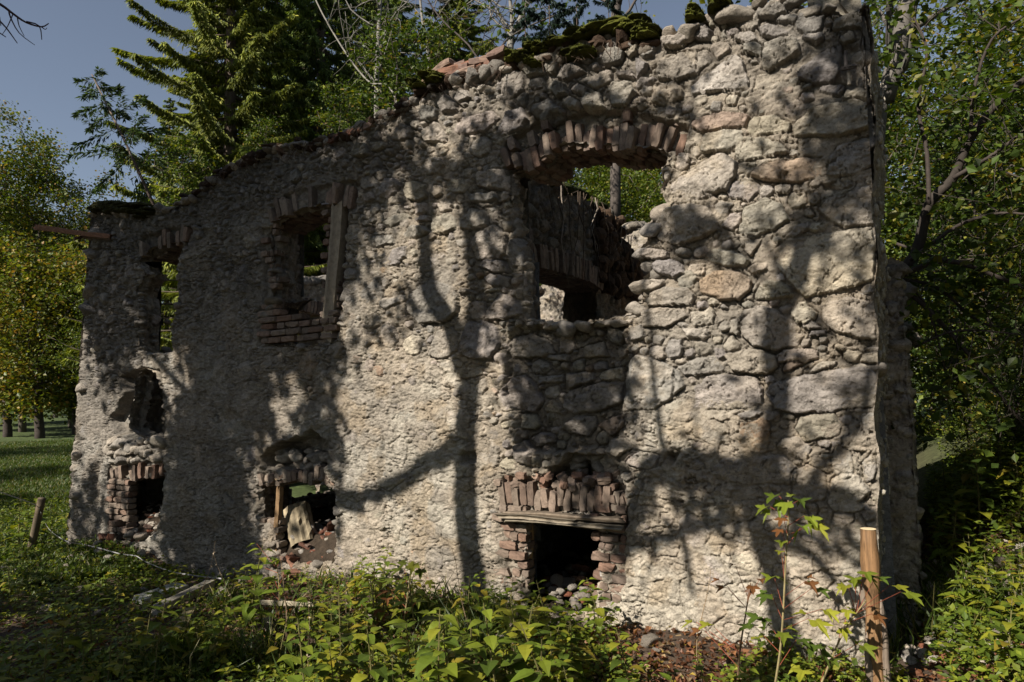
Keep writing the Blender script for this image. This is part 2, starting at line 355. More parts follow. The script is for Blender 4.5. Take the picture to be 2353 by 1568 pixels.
def ground_patch(name, x0, x1, y0, y1, n, m, dz=0.0, kind='structure'):
    # graded spacing: fine near the ruin
    u = np.linspace(-1, 1, n); v = np.linspace(-1, 1, m)
    g = lambda t, a, b, c: c+np.where(t < 0, (c-a)*-(np.abs(t)**2.6), (b-c)*t**2.6)
    X, Y = np.meshgrid(g(u, x0, x1, -4.0), g(v, y0, y1, -1.0))
    Z = gz(X, Y)+dz
    V = np.stack([X.ravel(), Y.ravel(), Z.ravel()], 1)
    meadow = sm(-9.8, -11.5, X)*sm(-1.5, 1.0, Y+0*X)+sm(12, 20, np.hypot(X+4, Y)); meadow = np.clip(meadow, 0, 1)
    meadow = np.clip(meadow+sm(2.5, 5, Y)*sm(-1, .5, X)*.7, 0, 1); a = np.array([0.085, 0.060, 0.042]); b = np.array([0.06, 0.085, 0.026])
    q = fbm(X*1.3, Y*1.3, 4, 61)
    C = a*(1-meadow[..., None])+b*meadow[..., None]
    C = C*(0.65+0.7*q[..., None])
    o = mk(name, V, [grid_faces(m, n)], M_SOIL, None, C.reshape(-1, 3), True)
    return tag(o, kind=kind)
ground_patch('ground', -260, 260, -60, 320, 620, 520)
# ================================================================== the ruin
ruin = empty('ruined_house', (-5, 0.3, 0)); ruin.location = (0, 0, 0)
tag(ruin, 'roofless ruined house of rubble stone and brick with gaping windows', 'ruin')
c3 = lambda x, y: (1505.9+.4202*x, .4202*y)
c1 = lambda x, y: (1411.8+.3001*x, 470.6+.3001*y)
c26 = lambda x, y: (1411.8+.3001*x, 894.1+.3001*y)
c36 = lambda x, y: (847+.3001*x, 658.8+.3001*y)
c46 = lambda x, y: (800+.2401*x, 329.4+.2401*y)
c2 = lambda x, y: (752.9+.4202*x, .4202*y)
TR = [
 (c3, '200,520 190,480 260,400 430,295 505,340 500,430 510,485 330,505', .075), (c3, '525,490 545,400 600,390 715,400 690,450 650,480', .03),
 (c3, '570,360 600,230 680,200 790,215 790,280 720,330 620,380', .09), (c3, '750,380 770,340 830,290 930,260 1000,200 1015,260 1010,400 960,450 860,455 780,430', .09),
 (c3, '1015,540 1060,460 1150,480 1185,540', .06), (c3, '550,150 620,125 740,170 640,215 590,200', .09), (c3, '195,150 260,120 315,160 300,215 240,220 200,200', .1),
 (c3, '20,200 90,145 185,160 190,210 150,260 40,250', .09), (c3, '545,100 550,20 680,10 720,70 650,105', .1), (c3, '0,340 120,290 280,265 300,330 240,400 100,440 0,430', .06),
 (c3, '750,760 750,680 850,590 1000,560 1100,540 1180,560 1200,650 1170,770 1000,760 820,820 770,800', .10), (c3, '190,700 200,660 320,615 480,610 525,640 500,690 380,710 250,730', .09),
 (c3, '500,700 540,640 640,625 740,670 740,720 620,740 530,740', .075), (c3, '240,820 270,740 380,705 480,710 470,780 400,820 280,840', .09), (c3, '435,840 440,750 560,750 700,790 735,830 600,860 450,880', .07),
 (c3, '70,1080 90,980 160,940 280,850 380,835 450,880 450,960 400,1040 260,1090 120,1110', .11), (c3, '500,960 620,860 780,860 900,840 935,870 920,950 760,1005 600,990', .075),
 (c3, '940,870 1000,790 1180,775 1200,860 1180,950 1080,960 1000,1000 940,960', .085), (c3, '880,1150 930,1090 1180,1010 1200,1230 1060,1250 950,1220', .08),
 (c3, '0,1200 60,1130 150,1110 280,1120 345,1200 340,1260 240,1310 120,1340 0,1310', .12), (c3, '450,1270 490,1130 600,1080 690,1110 730,1200 650,1260 560,1290', .085),
 (c3, '600,1390 720,1300 1190,1240 1205,1390 1205,1530 960,1600 780,1640 700,1500', .10), (c3, '350,1240 400,1170 475,1145 470,1220 420,1260', .05), (c3, '800,210 810,180 915,175 920,205 880,235', .07),
 (c3, '420,220 440,180 530,165 560,210 500,240', .07), (c3, '470,290 480,240 560,225 600,250 580,295', .06), (c3, '290,270 310,230 400,230 410,280 330,320', .06), (c3, '655,120 690,85 780,80 760,130', .06), (c3, '960,160 965,100 1060,70 1150,60 1140,150', .06),
 (c1, '180,340 250,335 400,350 410,390 300,420 180,400', .08), (c1, '270,460 320,420 430,410 530,460 545,520 440,555 340,540 280,490', .1), (c1, '690,400 760,330 900,350 1050,420 1000,470 880,485 780,450', .075),
 (c1, '650,560 780,500 940,510 1050,570 1050,650 960,740 800,730 660,680', .10), (c1, '1070,700 1100,610 1200,575 1330,610 1375,690 1350,720 1160,730 1080,740', .075), (c1, '220,740 300,660 400,630 560,630 610,680 600,760 400,775 260,770', .09),
 (c1, '190,640 180,610 280,560 380,570 380,620 250,670', .08), (c1, '200,800 300,780 540,800 550,860 400,930 210,940', .05), (c1, '570,900 580,820 740,780 770,840 760,920 600,935', .04), (c1, '290,960 500,940 720,950 735,1010 620,1080 560,1010', .05),
 (c1, '955,870 1000,800 1150,775 1250,820 1400,900 1460,1000 1400,1080 1240,1120 1060,1080 970,1010', .11), (c1, '1590,880 1570,750 1780,705 1990,740 2000,900 2005,1035 1850,1030 1660,960', .085),
 (c1, '850,1170 840,1140 1000,1100 1140,1100 1240,1160 1250,1240 1180,1300 1060,1310 900,1260', .10), (c1, '1240,1140 1400,1095 1560,1120 1560,1170 1440,1215 1250,1220', .055), (c1, '65,1260 150,1150 320,1170 500,1270 540,1400 430,1500 250,1540 60,1500', .055),
 (c1, '610,1400 700,1310 860,1290 1080,1320 1140,1400 1130,1520 1000,1570 620,1560', .065), (c1, '1160,1440 1200,1370 1450,1300 1900,1230 2000,1290 2010,1400 1980,1560 1400,1600 1220,1560', .065), (c1, '470,1240 620,1170 760,1160 860,1270 700,1300 540,1310', .07),
 (c1, '880,990 890,880 950,870 955,1000', .05), (c1, '1000,500 1080,440 1170,440 1160,490 1050,530', .06), (c1, '1480,1280 1560,1200 1700,1190 1690,1230 1540,1285', .06), (c1, '1430,900 1500,870 1590,940 1450,950', .05), (c1, '1480,1010 1500,960 1620,960 1620,1000', .04),
 (c1, '1300,240 1380,150 1500,130 1510,180 1400,230', .05), (c1, '940,150 960,210 1150,200 1140,250 980,240', .03),
 (c26, '760,600 860,500 1300,500 1420,600 1400,720 1250,730 820,700', .055), (c26, '950,400 980,260 1150,220 1200,280 1190,480 960,480', .04), (c26, '930,200 1050,160 1140,170 1130,200 980,240', .06), (c26, '440,230 470,170 680,180 680,240 540,250', .04),
 (c26, '1900,560 1960,500 2010,600 1990,700 1900,720', .035), (c26, '1440,1120 1500,1095 1600,1120 1560,1170 1470,1160', .06), (c26, '920,1150 940,1040 1050,1000 1060,1100 1000,1170', .04), (c26, '80,560 200,470 340,500 330,590 200,620', .05),
 (c36, '450,530 520,330 640,305 680,360 680,500 560,550', .055), (c36, '690,480 740,280 860,250 980,300 1000,430 940,550 800,560 700,520', .07), (c36, '290,130 330,40 480,-60 670,0 690,200 590,270 380,280 300,200', .10),
 (c36, '880,250 900,190 1000,50 1160,90 1200,200 1100,240', .07), (c36, '1050,480 1080,390 1200,350 1340,420 1400,500 1280,540 1070,540', .08), (c36, '970,820 1060,700 1150,670 1240,740 1300,880 1250,960 1000,950', .10),
 (c36, '1450,870 1500,790 1760,730 1930,740 1930,880 1780,950 1540,980 1470,930', .10), (c36, '1940,860 1960,600 2040,520 2200,560 2340,620 2340,850 2200,940 1980,950', .055), (c36, '1130,1100 1130,980 1250,980 1280,1060 1240,1110', .07),
 (c36, '1440,1080 1560,990 1700,990 1720,1060 1660,1150 1500,1130', .10), (c36, '1720,1070 1830,1000 1960,980 1950,1080 1850,1160', .09), (c36, '1100,1220 1170,1175 1240,1260 1220,1370 1130,1350', .09), (c36, '1200,1160 1280,1120 1390,1140 1390,1200 1250,1230', .09),
 (c36, '1810,1180 1960,1160 2020,1240 1900,1300 1800,1270', .07), (c36, '1950,1330 2060,1250 2220,1290 2220,1370 2080,1410', .05), (c36, '600,760 640,700 740,710 780,800 660,850', .04), (c36, '800,790 870,700 920,770 870,830', .05),
 (c36, '1270,740 1260,680 1460,675 1460,740', .06), (c36, '1480,740 1490,660 1690,650 1700,720 1500,780', .08), (c36, '1730,690 1800,620 1920,620 1930,720 1760,730', .08), (c36, '1610,490 1640,440 1760,420 1800,540 1620,550', .07), (c36, '1290,550 1350,510 1500,520 1490,570', .06), (c36, '1300,940 1370,860 1450,930 1440,975 1320,970', .06),
 (c36, '60,140 120,80 290,60 280,110 120,170', .06),
 (c46, '280,450 340,340 440,320 490,400 460,470 360,540 290,520', .08), (c46, '520,470 560,380 650,350 740,400 740,520 660,560 560,540', .09), (c46, '780,470 800,400 880,390 900,470 820,520', .06), (c46, '300,580 420,500 500,500 500,570 400,585', .05),
 (c46, '310,760 420,680 560,670 600,700 400,800', .055), (c46, '615,590 630,565 750,570 750,660 640,690', .06), (c46, '630,720 700,685 780,690 780,740 640,750', .06), (c46, '790,830 800,700 930,665 1030,700 1040,800 930,870 830,860', .075),
 (c46, '1060,770 1180,620 1330,650 1330,780 1180,830 1070,820', .10), (c46, '520,870 620,780 700,780 780,830 700,900 560,910', .08), (c46, '840,600 870,550 1000,570 980,640 870,650', .05), (c46, '170,930 220,880 430,870 440,960 280,990 190,990', .06),
 (c46, '1180,950 1250,850 1400,780 1520,860 1510,1060 1430,1120 1200,1110', .11), (c46, '1500,1060 1550,920 1640,900 1700,960 1690,1200 1560,1180', .06), (c46, '1240,1180 1330,1100 1500,1130 1550,1230 1400,1240', .09), (c46, '1270,1290 1350,1240 1550,1280 1540,1380 1380,1380', .08),
 (c46, '1040,1430 1080,1380 1260,1430 1200,1450', .06), (c46, '1280,1420 1400,1370 1480,1400 1300,1440', .06), (c46, '270,1080 300,1020 550,990 560,1080 450,1170 340,1180', .05), (c46, '1220,400 1240,280 1480,230 1560,300 1570,440 1400,450', .09), (c46, '1150,560 1150,480 1380,460 1440,520 1300,560', .07),
 (c2, '330,740 400,670 460,700 450,760 350,770', .06), (c2, '510,720 590,660 650,740 640,780 530,780', .09), (c2, '605,560 650,525 705,560 700,600 620,615', .09), (c2, '700,500 760,490 780,530 720,565 695,550', .08), (c2, '500,620 530,570 600,590 590,650 510,660', .08),
 (c2, '660,690 740,640 900,600 940,640 860,720 700,730', .06), (c2, '920,740 980,610 1060,580 1090,650 1060,700 940,745', .08), (c2, '1110,620 1130,570 1210,540 1290,600 1290,640 1180,680', .10), (c2, '1280,560 1330,520 1380,560 1360,610 1310,600', .09), (c2, '1380,570 1390,510 1490,510 1510,590 1400,610', .09),
 (c2, '1190,480 1230,440 1300,450 1310,510 1250,540', .09), (c2, '1325,490 1360,450 1420,480 1400,530', .07), (c2, '1250,430 1280,370 1350,345 1410,390 1340,420 1290,440', .10), (c2, '1060,400 1080,360 1170,350 1190,400 1100,425', .09), (c2, '1185,370 1210,335 1260,350 1250,400 1200,405', .09),
 (c2, '1500,340 1520,270 1590,250 1630,280 1600,340 1530,370', .11), (c2, '1625,290 1660,220 1710,215 1700,290 1650,320', .10), (c2, '1710,250 1760,210 1800,260 1780,310 1720,310', .10), (c2, '1815,220 1850,170 1980,150 1980,220 1920,255 1830,250', .11),
 (c2, '1530,500 1560,450 1660,440 1680,500 1640,570 1550,580', .10), (c2, '1765,560 1780,470 1900,440 1950,470 1940,530 1830,580', .07), (c2, '1760,390 1850,290 2016,270 2016,400 1900,430', .05), (c2, '120,850 140,790 200,780 220,840 170,860', .07), (c2, '230,820 240,780 310,770 310,800 260,830', .06),
 (c2, '1410,460 1450,400 1550,380 1550,450 1460,490', .05), (c2, '1570,420 1580,390 1670,380 1680,420', .07), (c2, '1680,420 1690,310 1760,340 1750,380', .08),
]
def P_(s): return [tuple(float(q) for q in t.split(',')) for t in s.split()]
traced = []
for f, s, pk in TR: traced.append((XZ([f(*p) for p in P_(s)]), pk*0.8))
OPEN = {
 'R': '1178,400 1183,520 1203,560 1210,650 1210,735 1290,742 1400,735 1449,720 1456,700 1474,678 1463,649 1500,617 1465,591 1463,573 1485,552 1485,509 1530,465 1515,437 1521,415 1514,386 1536,355 1496,340 1431,340 1377,334 1309,330 1265,345 1222,392',
 'M': '626,520 648,497 690,482 745,471 795,475 790,560 782,700 772,786 690,792 610,792 612,706 630,705',
 'L': '318,600 338,628 316,665 322,720 316,768 322,812 360,812 397,812 390,757 405,675 401,631 409,583 416,560 379,562 350,572',
 'Ld': '312,866 335,850 355,856 360,885 372,930 368,975 372,1003 325,1003 300,985 300,950 312,910',
 'LL': '250,1075 300,1105 345,1098 375,1090 372,1140 366,1190 355,1225 330,1240 290,1245 250,1240 246,1180',
 'ML': '592,1116 640,1106 700,1106 745,1112 768,1130 770,1190 768,1260 760,1295 700,1300 645,1290 628,1285 628,1215 598,1200',
 'RL': '1207,1186 1378,1190 1376,1400 1350,1412 1205,1405 1205,1330',
}
OPX = {k: XZ(P_(v)) for k, v in OPEN.items()}
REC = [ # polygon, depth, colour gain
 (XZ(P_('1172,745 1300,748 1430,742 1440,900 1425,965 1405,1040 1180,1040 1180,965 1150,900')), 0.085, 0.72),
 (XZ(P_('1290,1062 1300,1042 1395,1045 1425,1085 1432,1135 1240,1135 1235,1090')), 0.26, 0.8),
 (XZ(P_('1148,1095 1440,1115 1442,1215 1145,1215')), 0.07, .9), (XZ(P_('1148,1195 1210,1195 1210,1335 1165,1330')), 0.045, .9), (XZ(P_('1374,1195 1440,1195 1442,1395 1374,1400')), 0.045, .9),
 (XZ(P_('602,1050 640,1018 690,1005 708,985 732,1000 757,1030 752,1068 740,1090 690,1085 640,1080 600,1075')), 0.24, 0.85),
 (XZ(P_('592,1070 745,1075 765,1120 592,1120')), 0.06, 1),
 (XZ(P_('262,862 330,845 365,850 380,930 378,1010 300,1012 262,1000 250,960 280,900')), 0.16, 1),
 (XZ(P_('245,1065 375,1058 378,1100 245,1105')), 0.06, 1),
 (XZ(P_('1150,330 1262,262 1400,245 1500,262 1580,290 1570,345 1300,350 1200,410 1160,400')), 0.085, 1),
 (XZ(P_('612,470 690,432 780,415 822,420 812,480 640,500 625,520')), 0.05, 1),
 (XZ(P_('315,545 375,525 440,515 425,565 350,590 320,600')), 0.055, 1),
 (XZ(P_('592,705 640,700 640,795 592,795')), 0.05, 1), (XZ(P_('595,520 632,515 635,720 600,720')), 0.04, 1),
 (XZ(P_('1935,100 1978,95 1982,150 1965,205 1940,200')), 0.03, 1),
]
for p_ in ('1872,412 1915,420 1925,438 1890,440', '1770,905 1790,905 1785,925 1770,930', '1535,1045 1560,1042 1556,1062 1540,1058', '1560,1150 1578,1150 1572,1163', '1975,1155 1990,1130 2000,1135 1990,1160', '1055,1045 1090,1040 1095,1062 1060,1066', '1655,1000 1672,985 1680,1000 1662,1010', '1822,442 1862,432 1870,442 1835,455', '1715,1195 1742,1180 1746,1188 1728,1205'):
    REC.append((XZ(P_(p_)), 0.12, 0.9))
TOPL = XZ(P_('150,500 200,492 225,480 262,488 330,482 392,474 455,440 472,415 545,372 640,335 720,325 800,302 860,262 925,245 965,212 990,192 1090,165 1150,150 1200,140 1280,118 1330,100 1400,86 1480,86 1560,68 1600,50 1640,32 1700,14 1740,4 1800,-4 1850,8 1900,18 1950,22 1985,-4 2030,-12'))
def topz(x): return np.interp(x, TOPL[:, 0], TOPL[:, 1])
def x_right(z): return np.interp(z, [0, .85, 1.68, 2.8, 4.47], [-.31, -.28, -.23, -.17, -.13])+0.075*(fbm(np.asarray(z, float)*3.5, np.asarray(z, float)*0, 3, 19)-.5)
def x_left(z): return np.interp(z, [0, 2.14, 4.6], [-9.97, -9.8, -9.6])
THK = 0.6
def sizef(X, Z):
    s = np.interp(X, [-10, -7, -5, -3.2, -1.8, -0.9, 0], [.095, .085, .095, .11, .12, .15, .17])
    s = s*np.where((Z > topz(X)-0.55), 0.95, 1.0)
    return s*(0.75+0.5*vn(X*1.7, Z*1.7, 77))
def plasterf(X, Z):
    zc = np.interp(X, [-10, -9.2, -7.5, -6.2, -5, -4.4, -3.4, -3.2, -3.1, -1.9, -1.8, -0.8, 0], [2.5, 1.9, 2.9, 2.4, 2.5, 2.55, 2.4, 1.6, 0.9, 0.9, 1.75, 1.75, 1.7])
    p = sm(0.35, -0.35, Z-zc+(fbm(X*1.5, Z*1.5, 3, 71)-0.5)*1.6)*(.45+.75*fbm(X*1.9, Z*2.3, 4, 76)); p = np.minimum(p, .95)
    p = np.maximum(p, 0.5*np.exp(-((X+4.1)/0.8)**2-((Z-3.2)/0.55)**2)); 
    p = np.maximum(p, 0.35*sm(0.45, 0.65, fbm(X*1.2, Z*1.2, 3, 73))*(Z < topz(X)-0.6))
    return p
# columns follow the picture's resolution, so that every part of the facade gets the same detail
pxs = np.arange(138, 2034, 1.7); xs = np.array([W(p, 900)[0] for p in pxs]); zs = np.arange(-0.45, 5.15, 0.0075)
avoid = list(OPX.values())+[r_[0] for r_ in REC[1:15]]
avoid = [a for a in avoid]
X, Z, H, C, stones = masonry(xs, zs, sizef, plasterf, traced, avoid, seed=3)
# clamp the relief and colour large areas: greyer to the left and along the top, also darkened in colour for the shade there, warm and pale low right
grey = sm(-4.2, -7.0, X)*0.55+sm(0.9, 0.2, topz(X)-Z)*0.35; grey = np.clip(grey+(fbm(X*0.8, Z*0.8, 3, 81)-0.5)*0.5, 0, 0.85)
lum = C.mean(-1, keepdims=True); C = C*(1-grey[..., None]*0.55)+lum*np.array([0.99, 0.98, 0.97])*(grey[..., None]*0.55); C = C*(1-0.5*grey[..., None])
wn = (fbm(X*9, Z*9, 3, 91)-0.5)
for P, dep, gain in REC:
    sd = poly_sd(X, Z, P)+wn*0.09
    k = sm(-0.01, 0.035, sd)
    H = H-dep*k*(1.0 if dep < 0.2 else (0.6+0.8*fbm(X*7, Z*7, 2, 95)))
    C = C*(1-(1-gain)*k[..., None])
keep = (Z < topz(X)+wn*0.10) & (X > x_left(Z)+wn*0.10) & (X < x_right(Z)+0.004) & (Z > gz(X, 0)-0.4)
edge = np.full(X.shape, 9.0)
for P in OPX.values():
    sd = poly_sd(X, Z, P); sdn = sd-0.004-np.abs(wn)*0.12
    keep &= ~(sdn > 0); edge = np.minimum(edge, -sdn)
edge = np.minimum(edge, (topz(X)+wn*0.10-Z))
edge = np.minimum(edge, X-x_left(Z)-wn*0.10)
H = H-0.055*sm(0.05, 0.0, edge)
H = H*sm(-0.012, 0.03, x_right(Z)-X+0.004)
bulge = 0.06*np.exp(-((X+1.0)/1.2)**2-((Z-1.0)/1.2)**2)*sm(-.01, .25, x_right(Z)-X)
V = np.stack([X.ravel(), (-H-bulge).ravel(), Z.ravel()], 1)
kf = keep[:-1, :-1] & keep[1:, :-1] & keep[:-1, 1:] & keep[1:, 1:]
F = grid_faces(len(zs), len(xs), kf)
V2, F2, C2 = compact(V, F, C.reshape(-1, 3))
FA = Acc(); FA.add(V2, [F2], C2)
# ---------- reveals, top, back of the facade, all in one rough inner skin
def strip(acc, path, depths, seed, closed=True, out=0.012, y0=0.01, colg=1.0, amp=1.0, sz=0.09, plas=0.1, splay=0.0):
    """a rough stone surface swept from a path in the facade plane straight into the wall"""
    P = np.asarray(path, float)
    if closed: P = np.vstack([P, P[:1]])
    seg = np.hypot(*np.diff(P, axis=0).T); s = np.concatenate([[0], np.cumsum(seg)]); n = int(s[-1]/0.014)+2
    u = np.linspace(0, s[-1], n); px_ = np.interp(u, s, P[:, 0]); pz_ = np.interp(u, s, P[:, 1])
    k = np.array([1, 2, 3, 2, 1])/9.0
    if closed:
        px2 = np.convolve(np.concatenate([px_[-3:-1], px_, px_[1:3]]), k, 'valid'); pz2 = np.convolve(np.concatenate([pz_[-3:-1], pz_, pz_[1:3]]), k, 'valid')
    else: px2, pz2 = px_, pz_
    tx = np.gradient(px2); tz = np.gradient(pz2); l = np.hypot(tx, tz)+1e-9
    nx_, nz_ = tz/l, -tx/l                           # outward for counter-clockwise paths
    area = 0.5*np.sum(P[:-1, 0]*P[1:, 1]-P[1:, 0]*P[:-1, 1])
    if closed and area < 0: nx_, nz_ = -nx_, -nz_
    ds = np.arange(0, depths+0.001, 0.02)
    U, D, Hh, Cc, _ = masonry(u, ds, lambda a, b: sz+0*a, lambda a, b: plas+0*a, (), (), seed=seed)
    Hh = Hh*amp-0.0
    off_ = out-Hh+splay*D; XX = px2[None, :]+nx_[None, :]*off_; ZZ = pz2[None, :]+nz_[None, :]*off_*(1 if not closed else .6); YY = y0+D+0*XX
    acc.add(np.stack([XX.ravel(), YY.ravel(), ZZ.ravel()], 1), [grid_faces(len(ds), n)], (Cc*colg).reshape(-1, 3))
inner = Acc()
for i, (k_, P) in enumerate(OPX.items()): strip(inner, P, .36 if k_ == 'L' else THK, 100+i, splay=.34)
tp = np.stack([np.linspace(-9.6, -0.12, 400), topz(np.linspace(-9.6, -0.12, 400))-0.02], 1)
strip(inner, tp, THK, 120, closed=False, out=0.0, colg=0.5)
lz = np.linspace(-0.3, topz(-9.6), 60); strip(inner, np.stack([x_left(lz), lz], 1), THK, 121, closed=False, out=0.0)
# back sheet with the same openings
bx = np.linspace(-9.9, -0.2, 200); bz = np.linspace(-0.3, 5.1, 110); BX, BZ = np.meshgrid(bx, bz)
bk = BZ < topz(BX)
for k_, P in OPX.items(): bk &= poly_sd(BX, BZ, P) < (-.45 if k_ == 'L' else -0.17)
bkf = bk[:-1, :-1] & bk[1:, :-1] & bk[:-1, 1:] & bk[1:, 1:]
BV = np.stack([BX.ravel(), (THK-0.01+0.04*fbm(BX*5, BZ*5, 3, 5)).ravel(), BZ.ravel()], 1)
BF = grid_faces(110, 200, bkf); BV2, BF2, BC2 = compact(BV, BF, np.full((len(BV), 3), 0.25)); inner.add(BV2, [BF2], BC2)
pz = np.linspace(-.3, 4.72, 90); py = np.linspace(.012, 1.25, 12); PY, PZ = np.meshgrid(py, pz)
inner.add(np.stack([(x_right(PZ)-.045-.12*sm(4.3, 4.72, PZ)).ravel(), PY.ravel(), PZ.ravel()], 1), [grid_faces(90, 12)], [.3, .27, .22])
px3 = np.linspace(-.5, -.02, 10); PX3, PZ3 = np.meshgrid(px3, pz); PX3 = np.minimum(PX3, x_right(PZ3)-.02)
inner.add(np.stack([PX3.ravel(), (0*PX3+.075).ravel(), PZ3.ravel()], 1), [grid_faces(90, 10)], [.3, .27, .22])
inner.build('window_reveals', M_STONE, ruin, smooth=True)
# ---------- loose edge stones: coping along the top, jamb stones, corner stones
def side_x(z, y): return x_right(z)+0.015*np.minimum(y, 1.2)-.01*sm(0, .1, y)
cop = Acc(); r_ = np.random.default_rng(11)
x = -9.6
while x < -0.33:
    s = r_.uniform(0.045, 0.115)*(0.8 if x < -4 else 1.1)
    if r_.random() < 0.86:
        rock(cop, (x, r_.uniform(0.0, 0.06), topz(x)-0.35*s+r_.uniform(-0.03, 0.025)), (s, s*r_.uniform(0.7, 1.2), s*r_.uniform(0.5, 0.8)), r_, STONE_C[r_.integers(6)]*r_.uniform(0.5, 0.85))
    if r_.random() < 0.8:
        rock(cop, (x+r_.uniform(-.1, .1), r_.uniform(0.2, 0.5), topz(x)-0.02), (s*1.1, s, s*0.6), r_, STONE_C[r_.integers(6)]*r_.uniform(0.5, 0.8), T=ICO2)
    x += s*r_.uniform(0.9, 1.7)
jam = Acc()
for k_, P in OPX.items():
    if k_ in ('RL',): continue
    Q = np.vstack([P, P[:1]]); seg = np.hypot(*np.diff(Q, axis=0).T); s = np.concatenate([[0], np.cumsum(seg)]); u = 0
    while u < s[-1]:
        px_ = np.interp(u, s, Q[:, 0]); pz_ = np.interp(u, s, Q[:, 1]); c = P.mean(0); sz = r_.uniform(0.04, 0.10)*(0.85 if px_ < -6 else 1.0)
        dx, dz = px_-c[0], pz_-c[1]; l = math.hypot(dx, dz)
        top = dz > 0.3*abs(dx) and k_ in 'RML'
        if not top and r_.random() < (.06 if k_ == 'Ld' else .26 if k_ in ('LL', 'ML') else .62):
            rock(jam, (px_+dx/l*sz*0.55, r_.uniform(0.03, 0.09), pz_+dz/l*sz*0.45), (sz*1.15, sz, sz*0.62), r_, T=ICO3, rot=r_.normal(0, .3), col=STONE_C[r_.integers(6)]*r_.uniform(.7, 1.0)*(0.75 if px_ < -5 else 0.95))
        if not top and r_.random() < 0.5:
            yy_ = r_.uniform(0.2, 0.5); rock(jam, (px_+dx/l*(sz*0.6+.3*yy_), yy_, pz_+dz/l*(sz*0.5+.15*yy_)), (sz, sz, sz*0.6), r_, T=ICO2, rot=0)
        u += sz*1.5
for z in np.arange(0.1, 4.4, 0.13):                   # ragged left end
    sz = r_.uniform(0.06, 0.16)
    if r_.random() < .45: continue
    rock(jam, (x_left(z)+sz*.95, r_.uniform(0.04, 0.10), z), (sz*1.2, sz, sz*0.7), r_, T=ICO3, col=STONE_C[r_.integers(6)]*r_.uniform(.55, .85))
# ---------- gable side, seen at a grazing angle, and the thicker wall behind it
def wall_x(name, xf, ys, zs_, sgn, seed, keepf=None, sz=0.1, plas=0.3, gain=1.0, tr=()):
    Y, Z_, H_, C_, _ = masonry(ys, zs_, lambda a, b: sz+0*a, lambda a, b: plas+0*a, tr, (), seed=seed)
    f0 = sm(0, 0.04, Y-ys[0])
    V = np.stack([(xf(Z_, Y)+sgn*H_*f0*(.7 if name == 's' else 1)).ravel(), Y.ravel(), Z_.ravel()], 1); kf = None
    if keepf is not None:
        kk = keepf(Y, Z_); kf = kk[:-1, :-1] & kk[1:, :-1] & kk[:-1, 1:] & kk[1:, 1:]
    F = grid_faces(len(zs_), len(ys), kf)
    V, F, Cc = compact(V, F, (C_*gain).reshape(-1, 3))
    return V, F, Cc
sw = Acc()
V, F, Cc = wall_x('s', lambda z, y: side_x(z, y), np.arange(0.0, 1.35, 0.011), np.arange(0.0, 4.95, 0.011), 1, 201, lambda y, z: (z < float(topz(-.2))+.03-0.3*sm(0.3, 1.4, y)+0.15*sm(0,.3,y)*(fbm(y*5, z*0, 3, 3)-.5)) & (y < 1.3-.1*fbm(z*4, z*0, 3, 8)), plas=0.75); sw.add(V, [F], Cc)
# thick lower part from y = 1.2 on
butt = lambda z, y: -.045+0.05*(fbm(z*3, y*3, 3, 9)-0.5)-0.05*sm(2.0, 3.0, z)
kb = lambda y, z: z < 3.0-0.2*y+0.3*fbm(y*4, y*0+1, 3, 12)
V, F, Cc = wall_x('b', butt, np.arange(1.2, 4.2, 0.02), np.arange(0.3, 3.2, 0.014), 1, 202, kb, plas=0.6); sw.add(V, [F], Cc)
bxs = np.arange(-0.30, 0.0, 0.012); bzs = np.arange(0.3, 3.15, 0.014)
Xb, Zb, Hb, Cb, _ = masonry(bxs, bzs, lambda a, b: 0.09+0*a, lambda a, b: 0.4+0*a, seed=203)
kk = (Zb < 2.95+0.2*(fbm(Xb*8, Zb*0, 2, 4)-.5)) & (Xb < -.03+0.06*(fbm(Zb*6, Xb*0, 3, 5)-.5)); kf = kk[:-1, :-1] & kk[1:, :-1] & kk[:-1, 1:] & kk[1:, 1:]
Vb, Fb, Cb = compact(np.stack([Xb.ravel(), (1.2-Hb).ravel(), Zb.ravel()], 1), grid_faces(len(bzs), len(bxs), kf), Cb.reshape(-1, 3)); sw.add(Vb, [Fb], Cb)
for z in np.arange(0.4, 3.0, 0.12):
    s = r_.uniform(.05, .09); rock(sw, (-0.08, 1.27, z), (s, s, s*.8), r_)
for z in np.arange(0.3, 4.4, 0.30):
    s = r_.uniform(.05, .10); rock(sw, (float(side_x(z, 0.1))-0.055, r_.uniform(.05, .1), z), (s, s, s*.7), r_)
ICO1 = ico(1)
for q in range(420):                                   # crumbs of mortar standing out of the gable, which catch the sun
    y = r_.uniform(0.05, 1.15); z = r_.uniform(0.35, 4.4); s = r_.uniform(.003, .012)*(2 if r_.random() < .12 else 1)
    rock(sw, (float(side_x(z, y))+r_.uniform(0, .03), y, z), (s*1.3, s, s*r_.uniform(1, 3.5)), r_, T=ICO1, col=np.array([.5, .46, .38]))
for q in range(26):
    y = r_.uniform(1.2, 4.0); s = r_.uniform(.08, .15); rock(sw, (r_.uniform(-.3, -.02), y, 3.05-0.2*y+.12), (s, s, s*.7), r_, T=ICO2, col=STONE_C[r_.integers(6)]*.6)
sw.build('gable_wall', M_STONE, ruin, smooth=True)
